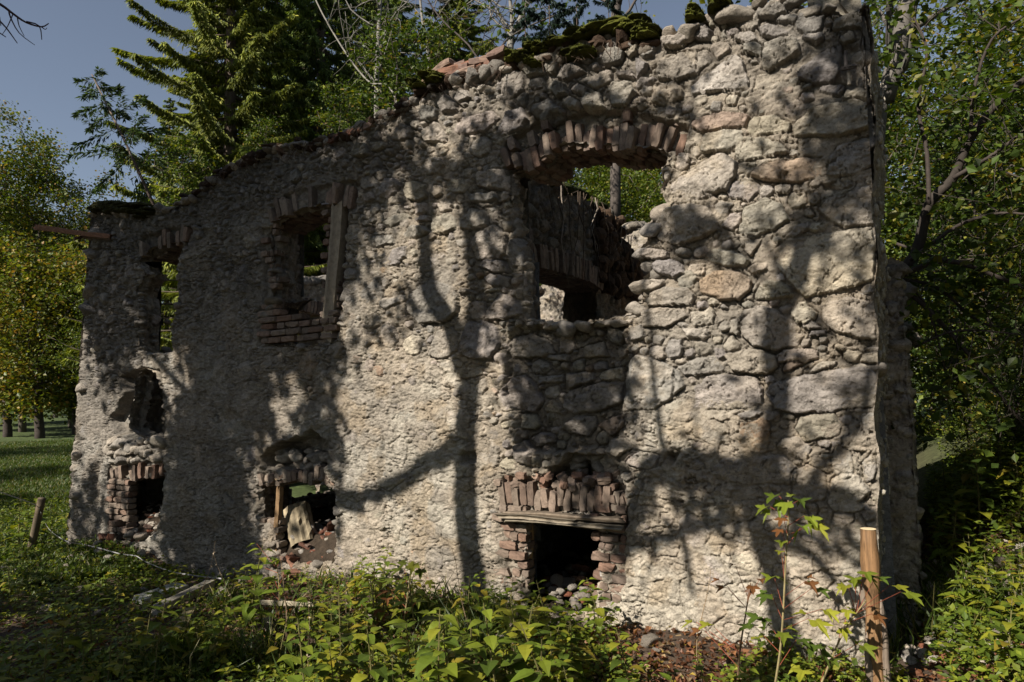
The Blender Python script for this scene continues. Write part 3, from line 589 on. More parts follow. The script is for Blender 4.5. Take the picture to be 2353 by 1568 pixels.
# ---------- inside: cross wall with a brick-arched doorway, rear wall, vault, left wall
iw = Acc()
def doorway(y, z): return (y > 1.15) & (y < 2.95) & (z > 1.2) & (z < 3.30)
def xw_top(y): return 4.35+0.2*(fbm(y*3, y*0, 3, 31)-.5)-0.45*sm(3.2, 4.2, y)
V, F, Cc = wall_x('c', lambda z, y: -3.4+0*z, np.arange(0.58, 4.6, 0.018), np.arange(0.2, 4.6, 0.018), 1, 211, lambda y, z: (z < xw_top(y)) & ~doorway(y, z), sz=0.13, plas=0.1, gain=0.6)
iw.add(V, [F], Cc)
V, F, Cc = wall_x('c', lambda z, y: -3.9+0*z, np.arange(0.58, 4.6, 0.04), np.arange(0.2, 4.6, 0.04), -1, 212, lambda y, z: (z < xw_top(y)) & ~doorway(y, z)); iw.add(V, [F], Cc)
V, F, Cc = wall_x('c', lambda z, y: -5.8+0*z, np.arange(0.58, 4.6, 0.025), np.arange(2.3, 4.0, 0.025), 1, 214, lambda y, z: (z < 3.55+.3*fbm(y*3, y*0, 2, 8))&(y>1.6), sz=.12); iw.add(V, [F], Cc)
def wall_y(y0, xs_, zs_, sgn, seed, keepf, plas=.3, sz=.11, gain=1):
    X_, Z_, H_, C_, _ = masonry(xs_, zs_, lambda a, b: sz+0*a, lambda a, b: plas+0*a, seed=seed)
    kk = keepf(X_, Z_); kf = kk[:-1, :-1] & kk[1:, :-1] & kk[:-1, 1:] & kk[1:, 1:]
    return compact(np.stack([X_.ravel(), (y0-sgn*H_).ravel(), Z_.ravel()], 1), grid_faces(len(zs_), len(xs_), kf), (C_*gain).reshape(-1, 3))
rt_ = lambda x: np.interp(x, [-9.8, -8, -6.5, -5.5, -4.2, -3.4, -2.6, -1.2, 0], [2.0, 1.8, 2.6, 3.5, 3.9, 4.35, 3.95, 3.7, 3.6])+0.25*(fbm(x*3, x*0, 3, 41)-.5)
win = lambda x, z: (x > -10.6+.8) & (x < -8.6) & (z > -0.2) & (z < .9)
V, F, Cc = wall_y(4.3, np.arange(-9.8, -0.2, 0.022), np.arange(-0.2, 4.6, 0.022), 1, 215, lambda x, z: (z < rt_(x)) & ~((x > -9.7) & (x < -8.0) & (z > -0.1) & (z < 1.6))); iw.add(V, [F], Cc)
V, F, Cc = wall_y(4.8, np.arange(-9.8, -0.2, 0.06), np.arange(-0.2, 4.6, 0.06), -1, 216, lambda x, z: (z < rt_(x)) & ~((x > -9.7) & (x < -8.0) & (z > -0.1) & (z < 1.6))); iw.add(V, [F], Cc)
lt_ = lambda y: np.interp(y, [0.6, 1.0, 2.2, 3.0, 4.5], [2.5, 2.4, 2.6, 3.9, 4.25])
larch = lambda y, z: (y > 2.9) & (y < 3.9) & (z > 2.3) & (z < 3.45)
V, F, Cc = wall_x('l', lambda z, y: -9.3+0*z, np.arange(0.58, 4.6, 0.025), np.arange(-0.2, 4.4, 0.025), 1, 217, lambda y, z: (z < lt_(y)) & ~larch(y, z) & ~((y > 2.4) & (z < 1.5) & (z > .1))); iw.add(V, [F], Cc)
V, F, Cc = wall_x('l', lambda z, y: -9.85+0*z, np.arange(0.58, 4.6, 0.05), np.arange(-0.2, 4.4, 0.05), -1, 218, lambda y, z: (z < lt_(y)) & ~larch(y, z) & ~((y > 2.4) & (z < 1.5) & (z > .1))); iw.add(V, [F], Cc)
for q in range(420):                                   # debris on the broken wall tops and in the upper rooms
    u = r_.random()
    if u < .3: y = r_.uniform(.7, 4.4); p = (r_.uniform(-3.85, -3.4), y, float(xw_top(np.array(y)))-.02)
    elif u < .7: x_ = r_.uniform(-9.7, -.4); p = (x_, r_.uniform(4.3, 4.8), float(rt_(np.array(x_))))
    else: y = r_.uniform(.7, 4.4); p = (r_.uniform(-9.8, -9.3), y, float(lt_(y)))
    s = r_.uniform(.06, .15); rock(iw, p, (s, s, s*.65), r_, T=ICO2, col=STONE_C[r_.integers(6)]*r_.uniform(.45, .8))
iw.build('inner_walls', M_STONE, ruin, smooth=True)
# vaulted ceiling slab of the ground floor (keeps the lower openings black) with rubble on it
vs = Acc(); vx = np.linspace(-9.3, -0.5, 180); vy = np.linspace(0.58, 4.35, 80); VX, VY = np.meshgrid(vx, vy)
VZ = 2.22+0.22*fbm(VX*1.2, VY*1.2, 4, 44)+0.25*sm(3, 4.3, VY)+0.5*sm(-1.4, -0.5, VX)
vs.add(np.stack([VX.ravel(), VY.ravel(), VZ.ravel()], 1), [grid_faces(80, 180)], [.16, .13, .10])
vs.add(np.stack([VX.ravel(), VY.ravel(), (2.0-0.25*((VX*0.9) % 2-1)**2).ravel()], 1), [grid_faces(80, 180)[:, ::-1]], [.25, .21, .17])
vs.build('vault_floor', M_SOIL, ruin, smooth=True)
# ---------- bricks
def wallbrick(acc, px, py, ang, y, r, L=0.25, T_=0.065, D_=0.12, **kw):
    """a brick whose long side leans ang degrees from vertical, in the facade plane at depth y"""
    p = W(px, py); a = math.radians(ang); u = np.array([math.sin(a), 0, math.cos(a)]); t = np.array([math.cos(a), 0, -math.sin(a)])
    brick(acc, (p[0], y, p[2]), [u, t, (0, 1, 0)], (L, T_, D_), r, **kw)
def arch(name, intr, ctr, n, parent, seed, L=0.25, rows=4, y0=0.06, jut=0.05, miss=0.12, dull=0.45, two=0.0):
    r = np.random.default_rng(seed); acc = Acc(); I = XZ(intr); c = W(*ctr)[[0, 2]]
    seg = np.hypot(*np.diff(I, axis=0).T); s = np.concatenate([[0], np.cumsum(seg)])
    for k in range(n):
        u = s[-1]*(k+0.5)/n; p = np.array([np.interp(u, s, I[:, 0]), np.interp(u, s, I[:, 1])]); d = p-c; d /= np.linalg.norm(d)
        a = math.atan2(d[0], d[1])+r.normal(0, 0.035); dd = np.array([math.sin(a), 0, math.cos(a)]); t = np.array([math.cos(a), 0, -math.sin(a)])
        for q in range(rows):
            if q == 0 and r.random() < miss: continue
            Lq = L*(r.uniform(0.75, 1.05) if q == 0 else 1.0); off = Lq/2+(r.normal(0, 0.015))-0.01
            y = y0+q*0.135+(r.uniform(-jut, jut*0.6) if q == 0 else 0)
            brick(acc, (p[0]+dd[0]*off, y, p[1]+dd[2]*off), [dd, t, (0, 1, 0)], (Lq, min(0.072, s[-1]/n*0.93), 0.13), r, dull=dull)
            if two and q == 0 and r.random() < two:
                brick(acc, (p[0]+dd[0]*(off+Lq*.95), y+.02, p[1]+dd[2]*(off+Lq*.95)), [dd, t, (0, 1, 0)], (Lq*.7, 0.07, 0.12), r, dull=dull)
    return acc.build(name, M_BRICK, parent, smooth=False)
arch('brick_arch', P_('1160,372 1215,396 1262,350 1309,334 1348,336 1377,336 1431,341 1496,341 1570,345'), (1350, 900), 25, ruin, 1, L=.22, two=0.15, dull=.6, y0=.085, miss=.22, jut=.06)
arch('brick_arch', P_('612,520 650,495 690,482 720,474 760,470 806,474'), (735, 900), 19, ruin, 2, L=.23, two=0, dull=.72, y0=.075, miss=.3, jut=.05)
arch('brick_arch', P_('316,592 346,584 375,566 412,556 428,550'), (375, 1100), 12, ruin, 3, L=.22, dull=.75, y0=.07, miss=.25, jut=.05)
arch('brick_lintel', P_('1146,1163 1230,1166 1300,1169 1380,1173 1438,1178'), (1290, 2400), 17, ruin, 4, L=.2, dull=.72, y0=.075, miss=0, jut=.015)
arch('brick_lintel', P_('594,1118 640,1108 690,1106 735,1110 762,1122'), (685, 1500), 15, ruin, 5, L=.15, dull=.75, y0=.085, miss=0, jut=.02)
arch('brick_lintel', P_('248,1096 290,1101 320,1100 345,1098 376,1092'), (315, 2200), 9, ruin, 6, L=.19, dull=.6, y0=.07, miss=.05)
# arch of the cross wall doorway and of the left wall
def arch_x(name, x0, y0, y1, z0, seed, n, L=.26, sag=0.06):
    r = np.random.default_rng(seed); acc = Acc()
    for k in range(n):
        t_ = (k+.5)/n; y = y0+(y1-y0)*t_; a = (t_-.5)*0.5+r.normal(0, .02); z = z0+sag*(1-(2*t_-1)**2)
        dd = np.array([0, math.sin(a), math.cos(a)]); tt = np.array([0, math.cos(a), -math.sin(a)])
        for q in range(4): brick(acc, (x0-0.05-q*.13+(r.normal(0, .012) if q == 0 else 0), y+dd[1]*L/2, z+dd[2]*L/2), [dd, tt, (1, 0, 0)], (L, .068, .125), r, dull=.75)
    return acc.build(name, M_BRICK, ruin)
arch_x('brick_arch', -3.35, 1.0, 3.05, 3.27, 21, 27)
arch_x('brick_arch', -9.25, 2.85, 3.95, 3.45, 22, 14)
# coursed bricks: window infill, jambs
def courses(acc, pxl, pxr, pyb, nrow, y, r, shape=None, L=.24, h=.075, dull=.6):
    a = W(pxl, pyb); b = W(pxr, pyb)
    for k in range(nrow):
        x = a[0]+(-.06 if k % 2 else 0)
        while x < b[0]-0.02:
            l = L*r.uniform(.85, 1.05) if r.random() < .7 else L*.5
            l = min(l, b[0]-x+.02); cx = x+l/2; z = a[2]+h*(k+.5)
            if (shape is None or shape((cx-a[0])/(b[0]-a[0]), k)) and l > .04:
                brick(acc, (cx, y+r.normal(0, .012), z), box_axes(0, r.normal(0, .02), r.normal(0, .03)), (l-.012, .12, h-.013), r, dull=dull)
            x += l
inf = Acc(); rb = np.random.default_rng(31)
courses(inf, 598, 772, 792, 4, .06, rb, lambda u, k: not (k == 3 and .55 < u < .8))
courses(inf, 598, 668, 745, 3, .06, rb, lambda u, k: u < .95-.22*k)
inf.build('brick_infill', M_BRICK, ruin); inf = Acc()
courses(inf, 742, 768, 745, 17, .10, rb, lambda u, k: True, L=.12)
inf.build('brick_jamb', M_BRICK, ruin); inf = Acc()
courses(inf, 604, 640, 700, 13, .08, rb, lambda u, k: rb.random() < .45, L=.13, dull=.7)
inf.build('brick_jamb', M_BRICK, ruin)
jb = Acc()
courses(jb, 1148, 1209, 1345, 9, .06, rb, lambda u, k: rb.random() < .9, L=.17, dull=.65)
jb.build('brick_jamb', M_BRICK, ruin); jb = Acc()
courses(jb, 1376, 1440, 1405, 12, .06, rb, lambda u, k: rb.random() < .9, L=.17, dull=.55)

jb.build('brick_jamb', M_BRICK, ruin); jb = Acc()
courses(jb, 246, 292, 1222, 9, .06, rb, lambda u, k: rb.random() < .9, L=.2, dull=.65)
jb.build('brick_jamb', M_BRICK, ruin); jb = Acc()
courses(jb, 600, 636, 1290, 6, .08, rb, None, L=.2, dull=.8)
jb.build('brick_jamb', M_BRICK, ruin); jb = Acc()
for q in range(34):                                    # broken bricks bedded above the right lintel
    brick(jb, W(rb.uniform(1140, 1420), rb.uniform(1092, 1122), 0)*[1, 0, 1]+np.array([0, rb.uniform(.02, .16), 0]), box_axes(rb.normal(0, .3), rb.normal(0, .3), rb.normal(0, .5)), (rb.uniform(.05, .12), .11, .055), rb, dull=.55)
jb.build('brick_course', M_BRICK, ruin); jb = Acc()
# brick courses left standing on the crown of the facade
for q in range(3):
    for k in range(7):
        px_ = 985+k*27+q*14; p = W(px_, 178-q*14-k*5.2)
        if rb.random() < .85: brick(jb, (p[0], .08+rb.normal(0, .03), p[2]), box_axes(0, -.03+rb.normal(0, .04), rb.normal(0, .1)), (.22, .13, .06), rb, dull=.2)
jb.build('brick_course', M_BRICK, ruin); jb = Acc()
for k in range(4):
    p = W(770+k*22, 318-k*8); brick(jb, (p[0], .04, p[2]), box_axes(0, -.1, 0), (.24, .12, .06), rb, dull=.15)
jb.build('brick_course', M_BRICK, ruin)
# small infill stones inside the deep recesses
rs = Acc()
for box_, n, yy in (((1285, 1425, 1050, 1105), 30, .20), ((605, 750, 1030, 1080), 30, .17), ((255, 375, 1010, 1060), 26, -.02)):
    for q in range(n):
        px_, py_ = r_.uniform(*box_[:2]), r_.uniform(*box_[2:]); p = W(px_, py_); s = r_.uniform(.04, .10)
        rock(rs, (p[0], yy+r_.uniform(-.03, .05), p[2]), (s*1.2, s, s*.75), r_, col=STONE_C[r_.integers(6)]*r_.uniform(.75, 1.05))
for q_ in (cop, jam, rs): FA.add(np.concatenate(q_.V), [np.concatenate(f) for f in q_.F.values()], np.concatenate(q_.C))
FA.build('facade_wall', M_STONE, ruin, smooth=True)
# ---------- timber and iron fixed in the walls
def plank(acc, a, b, w_, t_, r, col=(.2, .165, .125), up=(0, 1, 0), n=14, warp=.004, taper=1.0):
    a = np.asarray(a, float); b = np.asarray(b, float); d = b-a; d /= np.linalg.norm(d); u = np.cross(d, up); u /= np.linalg.norm(u); v = np.cross(d, u)
    m = 8; V = []
    prof = np.array([[-1, -1], [-.33, -1.0], [.33, -1.0], [1, -1], [1, 1], [.33, 1.0], [-.33, 1.0], [-1, 1]])*0.5
    gro = r.normal(0, 0.06, 8)
    for i in range(n+1):
        t = i/n; c = a+(b-a)*t+u*math.sin(t*5+r.uniform(0, .2))*warp*2
        k = 1+(taper-1)*t
        for q, (x, y) in enumerate(prof):
            V.append(c+u*(x*w_*k*(1+gro[q]*.5)+r.normal(0, .0015))+v*(y*t_*(1+gro[q]*2*(q in (1, 2, 5, 6)))+r.normal(0, .0015))+(d*r.normal(0, .02) if i in (0, n) else 0))
    V = np.array(V); i = np.arange(n)[:, None]*m; j = np.arange(m)[None]; k = (j+1) % m
    F = np.stack([i+j, i+k, i+m+k, i+m+j], -1).reshape(-1, 4)
    C_ = np.array(col)*(0.75+.5*r.random((m,)))[None, :, None]*np.ones((n+1, 1, 3))
    acc.add(V, [F, np.arange(m)[None, ::-1], (np.arange(m)+n*m)[None]], C_.reshape(-1, 3))
a = Acc(); plank(a, W(781, 468, .06), W(757, 779, .06), .15, .09, rb, (.27, .225, .17)); 
plank(a, W(790, 470, .16), W(768, 779, .16), .13, .07, rb, (.18, .15, .12)); a.build('window_post', M_WOOD, ruin)
a = Acc(); plank(a, W(1160, 1183, .0), W(1330, 1193, .0), .03, .2, rb, (.20, .17, .13)); plank(a, W(1172, 1191, .02), W(1430, 1207, .02), .035, .2, rb, (.22, .19, .145)); plank(a, W(1165, 1176, .05), W(1438, 1190, .05), .03, .2, rb, (.15, .12, .09)); a.build('timber_lintel', M_WOOD, ruin)
a = Acc(); plank(a, W(1211, 1203, .10), W(1206, 1345, .10), .055, .12, rb, (.38, .26, .13)); a.build('window_frame', M_WOOD, ruin)
a = Acc(); plank(a, W(255, 543, .0), W(84, 524, -.35), .055, .05, rb, (.16, .075, .04), taper=1.3); tube(a, [W(255, 549, 0), W(190, 545, -.1), W(170, 549, -.2)], .02, 6, (.1, .06, .04)); a.build('iron_beam', M_IRON, ruin)
a = Acc(); p = W(1945, 150, -.03)
tube(a, [W(1943, 118, -.05), W(1944, 155, -.06)], .012, 6, (.06, .05, .045)); tube(a, [W(1936, 158, -.02), W(1950, 156, -.07), W(1966, 152, -.03)], .016, 6, (.06, .05, .045)); tube(a, [W(1950, 165, -.03), W(1951, 195, -.03)], .012, 6, (.25, .22, .18)); a.build('iron_hook', M_IRON, ruin)
# timber and brick standing in the left wall window; mossy log on the inner wall is part of the masonry's growth
# ---------- moss cushions and humus on the crown
def cushion(acc, c, s, r, col, T=ICO4):
    D, F = T; V = D*np.asarray(s); V[:, 2] = np.where(V[:, 2] < 0, V[:, 2]*.4, V[:, 2])
    V = V+D*((vn(D[:, 0]*4+c[0]*9, D[:, 1]*4+D[:, 2]*3, 3)-.5)*.45*min(s))[:, None]+r.normal(0, .004, V.shape)
    acc.add(V+np.asarray(c), [F], col*(.7+.6*r.random((len(V), 1))))
ms = Acc()
for px_, py_, sx, sy in ((1240, 112, .16, .07), (1290, 100, .2, .06), (1345, 82, .24, .05), (1400, 64, .3, .06), (1455, 66, .2, .05), (1600, 38, .09, .05), (1655, 14, .12, .06), (1225, 143, .12, .04), (1330, 122, .2, .05), (1195, 132, .15, .05), (240, 478, .28, .13), (285, 478, .35, .12), (330, 486, .2, .07), (1000, 180, .14, .05), (960, 196, .12, .04), (1480, 80, .15, .05)):
    for u_ in range(16): p = W(px_+r_.uniform(-1, 1)*sx*230*.5, py_+r_.normal(0, 5)-r_.uniform(-1, 1)*0); k_ = r_.uniform(.25, .55); cushion(ms, (p[0], .05 if px_ < 400 else .0+r_.uniform(0, .1), p[2]-.02+.03*u_/16), (sx*k_*1.1, .16, sy*.5*(.4+k_)), r_, np.array([.12, .13, .018])*r_.uniform(.5, 1.2) if px_ > 400 else np.array([.05, .05, .012]), ICO3)
for q in range(60):
    x_ = r_.uniform(-9.5, -.6); cushion(ms, (x_, r_.uniform(.15, .5), topz(x_)+.01), (r_.uniform(.08, .2), .12, .04), r_, np.array([.05, .055, .015]), ICO3)
for q in range(26):
    y = r_.uniform(1.0, 4.3); cushion(ms, (-3.5, y, float(xw_top(np.array(y)))+.03), (.15, .25, .08), r_, np.array([.045, .06, .012]), ICO3)
MV = np.concatenate(ms.V); MC = np.concatenate(ms.C); ii_ = r_.integers(0, len(MV), 26000); n_ = len(ii_)
fuzz = Acc(); fuzz.add(MV, [np.concatenate(f) for f in ms.F.values()], MC*.7)
P_f = MV[ii_]+r_.normal(0, .004, (n_, 3)); D_f = r_.normal(0, .5, (n_, 3))+[0, -.2, .8]; D_f /= np.linalg.norm(D_f, axis=1, keepdims=True)
S_f = np.cross(D_f, r_.normal(size=(n_, 3))); S_f /= np.linalg.norm(S_f, axis=1, keepdims=True); l_f = r_.uniform(.008, .028, (n_, 1))
V_f = np.stack([P_f-S_f*.003, P_f+S_f*.003, P_f+D_f*l_f], 1).reshape(-1, 3); fuzz.add(V_f, [np.arange(n_*3).reshape(-1, 3)], np.repeat(MC[ii_]*r_.uniform(.6, 1.5, (n_, 1)), 3, axis=0))
fuzz.build('moss_cushions', M_MOSS, ruin, smooth=True)
# humus, dark crumbs and hanging roots along the crown
hm = Acc(); 
for q in range(230):
    x_ = r_.uniform(-7.5, -1.6); s = r_.uniform(.03, .08); rock(hm, (x_, r_.uniform(-.02, .12), topz(x_)+r_.uniform(-.07, .02)), (s*1.6, s, s*.7), r_, T=ICO2, col=np.array([.05, .032, .022])*r_.uniform(.7, 1.6))
for q in range(60):
    x_ = r_.uniform(-7.0, -1.8); p0 = np.array([x_, -.03, topz(x_)-.02]); tube(hm, [p0, p0+[r_.normal(0, .04), -.05, -.08], p0+[r_.normal(0, .07), -.05, -.17]], .003, 4, (.1, .07, .05))
hm.build('humus', M_SOIL, ruin); hm = Acc()
for q in range(34):                                   # root curtain over the cross wall
    y = r_.uniform(1.6, 4.2); z = float(xw_top(np.array(y))); l = r_.uniform(.3, 1.3); pts = [np.array([-3.3+r_.normal(0, .03), y, z])]
    for k in range(5): pts.append(pts[-1]+[r_.normal(.01, .015), r_.normal(0, .06), -l/5])
    tube(hm, pts, np.linspace(.007, .002, 6), 4, (.10, .075, .055) if r_.random() < .8 else (.35, .3, .25))
for q in range(160):
    y = r_.uniform(2.9, 4.3); z = r_.uniform(3.3, 4.3); s = r_.uniform(.04, .12); rock(hm, (-3.36+r_.uniform(-.05, .08), y, min(z, float(xw_top(np.array(y))))), (s*.7, s, s), r_, T=ICO2, col=np.array([.055, .035, .022])*r_.uniform(.6, 1.8))
hm.build('hanging_roots', M_SOIL, ruin)
# ================================================================== vegetation tools
def rhomb(acc, P, D, N, L, Wd, col, fold=0.0):
    """leaf-sized rhombi: P base points, D unit directions, N approximate normals, L lengths, Wd widths"""
    n = len(P)
    if n == 0: return
    S = np.cross(D, N); S /= np.linalg.norm(S, axis=1, keepdims=True)+1e-9
    Nn = np.cross(S, D); L = np.broadcast_to(L, (n,))[:, None]; Wd = np.broadcast_to(Wd, (n,))[:, None]
    a = P; c = P+D*L; m = P+D*L*0.45
    V = np.stack([a, m+S*Wd*.5+Nn*Wd*fold, c, m-S*Wd*.5+Nn*Wd*fold], 1).reshape(-1, 3)
    F = np.arange(n*4).reshape(n, 4)
    acc.add(V, [F], np.repeat(np.broadcast_to(col, (n, 3)), 4, axis=0))
def unit(v): return v/(np.linalg.norm(v, axis=-1, keepdims=True)+1e-9)
def leaf_cols(r, n, cols, wts, var=.3):
    c = np.array(cols)[r.choice(len(cols), n, p=np.array(wts)/sum(wts))]
    return c*(1+r.uniform(-var, var, (n, 1)))
GREEN = [(.060, .100, .014), (.095, .135, .018), (.040, .075, .014), (.19, .19, .02), (.25, .17, .03)]
def leaf_cloud(acc, centers, rad, per, size, r, cols=GREEN, wts=(4, 4, 3, 1, .5), flat=.7, asp=.55):
    centers = np.asarray(centers); n = len(centers)*per
    ci = np.repeat(np.arange(len(centers)), per); rr = np.broadcast_to(rad, (len(centers),))[ci][:, None]
    P = centers[ci]+r.normal(0, .5, (n, 3))*rr*np.array([1, 1, flat])
    D = unit(r.normal(size=(n, 3))*[1, 1, .6]+[0, 0, -.35]); N = unit(r.normal(0, .55, (n, 3))+[0, 0, 1.0])
    clump = r.uniform(.75, 1.25, (len(centers), 1))[ci]
    S = size*r.uniform(.6, 1.25, n)
    rhomb(acc, P, D, N, S, S*asp*1.3, leaf_cols(r, n, cols, wts)*clump, .12)
def limb_path(r, p, d, L, n=6, curl=.18, up=.0):
    pts = [np.array(p, float)]; d = np.array(d, float)
    for i in range(n):
        d = unit(d+r.normal(0, curl, 3)+[0, 0, up]); pts.append(pts[-1]+d*L/n)
    return np.array(pts)
def decid(name, label, cat, h, R, r, nlimb=18, per=26, leaf=.14, clear=.28, cols=GREEN, wts=(4, 4, 3, 1, .5), bark=(.10, .085, .07), tr=.14, sub=6, lean=0., clump=.13, group=None, twig=True, up=.05):
    root = empty(name); tag(root, label, cat, group)
    T = Acc(); B = Acc(); Lf = Acc()
    tp_ = limb_path(r, (0, 0, -.3), (lean, 0, 1), h*.96, 10, .05, .05); tube(T, tp_, np.linspace(tr, tr*.18, 11), 8, bark)
    cs = []
    for k in range(nlimb):
        t = clear+(1-clear)*(k+.5)/nlimb; i = t*10; p = tp_[min(int(i), 9)]+(tp_[min(int(i)+1, 10)]-tp_[min(int(i), 9)])*(i-int(i))
        a = k*2.4+r.uniform(-.4, .4); prof = math.sin(PI*min(1, (1-t)/(1-clear)*.85+.15))**.6; L = R*prof*r.uniform(.7, 1.15)
        lp = limb_path(r, p, (math.cos(a), math.sin(a), .35+.5*t), L, 6, .16, up); tube(B, lp, np.linspace(tr*.32*(1-t*.6), .012, 7), 5, bark)
        for q in range(sub):
            j = 2+q % 5; sp = limb_path(r, lp[j], unit(lp[j]-lp[j-1]+r.normal(0, .7, 3)), L*.42*r.uniform(.6, 1.1), 4, .2)
            if twig: tube(B, sp, np.linspace(.012, .004, 5), 3, bark, cap=False)
            cs += [sp[2], sp[4]]
        cs.append(lp[-1])
    leaf_cloud(Lf, cs, clump*R*2, per, leaf, r, cols, wts)
    T.build('trunk', M_BARK, root, True); B.build('branches', M_BARK, root, True); Lf.build('crown', M_LEAF, root)
    return root
SPR = [(.115, .135, .024), (.15, .17, .027), (.07, .09, .022), (.21, .205, .034)]
def spruce(name, label, h, R, r, nb=95, clear=.06, blade=.145, dens=1.0, group=None, cols=SPR, wts=(4, 4, 3, 1), droop=1.0):
    root = empty(name); tag(root, label, 'spruce tree', group); T = Acc(); B = Acc(); Lf = Acc()
    tube(T, [(0, 0, -.3), (.03, 0, h*.5), (0, 0, h)], [.17*h/16, .1*h/16, .01], 7, (.13, .10, .085))
    for k in range(nb):
        t = clear+(1-clear)*((k+.5)/nb)**.9; z = h*t; a = k*2.4+r.uniform(-.3, .3); L = R*(1-t)**.62*r.uniform(.6, 1.12)+.12
        n = 7; u = np.linspace(0, 1, n); sag = (-.30*u+.30*u**2.2)*L*droop
        P = np.stack([math.cos(a)*u*L, math.sin(a)*u*L, z+sag], 1)
        tube(B, P, np.linspace(.03, .005, n)*h/16, 4, (.09, .07, .055), cap=False)
        m = int((50+L*290)*dens); uu = r.uniform(.12, 1, m)**.8; base = np.stack([np.interp(uu, u, P[:, i]) for i in range(3)], 1)
        side = np.array([-math.sin(a), math.cos(a), 0]); out = np.array([math.cos(a), math.sin(a), 0])
        off = r.normal(0, .16, (m, 1))*L*.5*(1.15-uu[:, None])
        base = base+side*off+[0, 0, 1]*(-np.abs(off)*.25)
        D = unit(out*r.uniform(.1, .9, (m, 1))+side*np.sign(off)*r.uniform(0, .7, (m, 1))+np.array([0, 0, -1])*r.uniform(.35, 1.5, (m, 1))*droop+r.normal(0, .12, (m, 3)))
        N = unit(out+r.normal(0, .5, (m, 3))+[0, 0, .6]); S = blade*r.uniform(.5, 1.3, m)
        rhomb(Lf, base, D, N, S, S*.27, leaf_cols(r, m, cols, wts)*(.8+.5*uu[:, None])*r.uniform(.8, 1.2), .1)
    T.build('trunk', M_BARK, root, True); B.build('branches', M_BARK, root, True); Lf.build('crown', M_NEEDLE, root)
    return root
def put(o, p, rz=0, s=1.0, label=None, group=None, sz=None):
    o.location = p; o.rotation_euler = (0, 0, rz); o.scale = (s, s, sz or s)
    if label: o['label'] = label
    if group: o['group'] = group
    return o
# ================================================================== trees behind the photographer: their trunks, boughs and crowns shade the wall
def cast(px, py, yc, y0=0.0):
    p = W(px, py, y0); return p+SUN*((yc-p[1])/SUN[1])
rs_ = np.random.default_rng(5)
def caster(name, label, yc, stems, foliage, trunk_to=None, lw=.11, group=None):
    root = empty(name); tag(root, label, 'tree', group); T = Acc(); B = Acc(); L = Acc()
    for i, (pts, w0, w1) in enumerate(stems):
        P = np.array([cast(x, y, yc) for x, y in P_(pts)]); P = smooth_path(P, 5) if len(P) > 2 else P
        n = len(P); P = P+np.stack([0*P[:, 0], np.cumsum(rs_.normal(0, .02, n)), 0*P[:, 0]], 1)
        if i == 0 and trunk_to is not None:
            g = np.array([trunk_to, yc, -.2]); q = smooth_path([g, g*[1, 1, 0]+[.1, 0, P[0][2]*.5], P[0]], 6)[:-1]; P = np.vstack([q, P]); R = np.concatenate([np.linspace(w0*1.5, w0, len(q)), np.linspace(w0, w1, n)])
            tube(T, P, R, 10, (.13, .115, .10))
        else: tube(B, P, np.linspace(w0, w1, n), 6, (.12, .10, .085))
    for px_, py_, rad, per in foliage:
        c = cast(px_, py_, yc+rs_.uniform(-.5, .5)); leaf_cloud(L, [c], [rad*.8], int(per*1.35), lw*1.2, rs_)
    if T.V: T.build('trunk', M_BARK, root, True)
    if B.V: B.build('branches', M_BARK, root, True)
    if L.V: L.build('crown', M_LEAF, root)
    return root
f1 = []
caster('old_tree', 'tall forked tree standing behind the photographer in front of the ruin', -5.9, [
    ('1110,1420 1090,1340 1078,1250 1068,1150 1066,1000 1070,900 1072,800 1073,700 1074,600 1068,520 1050,440 1060,360', .13, .085),
    ('1070,860 1050,780 1005,710 986,640 984,560 975,490 955,420 925,360 880,310', .12, .04),
    ('1074,720 1110,690 1160,640 1190,540 1200,440 1210,340 1230,240', .08, .05),
    ('1050,1010 1020,1060 970,1100 900,1150 840,1178 780,1172', .095, .06),
    ('840,1178 760,1150 700,1080 690,980', .045, .02), ('900,1150 870,1100 880,1000', .02, .008),
    ('930,380 990,420 1080,400 1180,350 1290,280 1400,200', .08, .04),
    ('880,330 820,280 760,250', .04, .02), ('984,560 1000,480 1010,380 990,280', .03, .012),
    ('1190,540 1230,480 1330,440', .04, .02), ('1200,440 1120,330 1110,220', .04, .02), ('1074,600 1090,480 1140,400', .05, .03)],
    [(1185, 420, .5, 90), (1190, 520, .45, 80), (1195, 620, .45, 80), (1190, 700, .45, 70), (1000, 400, .4, 60), (900, 380, .4, 50), (950, 330, .3, 30), (1100, 350, .5, 80), (1250, 300, .5, 70), (1330, 250, .45, 55), (1150, 380, .5, 80), (1080, 440, .4, 50),
     (1210, 800, .45, 90), (1230, 850, .5, 90), (1330, 800, .5, 100), (1290, 900, .5, 110), (1390, 880, .4, 80), (1215, 930, .35, 60), (1300, 1000, .45, 100), (1390, 1000, .4, 80), (1250, 1000, .35, 60), (1340, 1080, .35, 70), (1380, 790, .4, 70), (1270, 770, .4, 70),
     (870, 330, .35, 30), (850, 620, .3, 26), (800, 560, .35, 34), (930, 690, .3, 26), (880, 740, .3, 26), (840, 460, .35, 36), (1560, 230, .4, 34), (1560, 520, .25, 26), (1600, 530, .25, 26), (1470, 290, .45, 60), (1400, 330, .45, 60), (1320, 180, .4, 36), (1010, 230, .35, 24), (1220, 210, .35, 24),
     (1340, 1180, .25, 28), (1400, 1250, .25, 20)], trunk_to=-5.6)
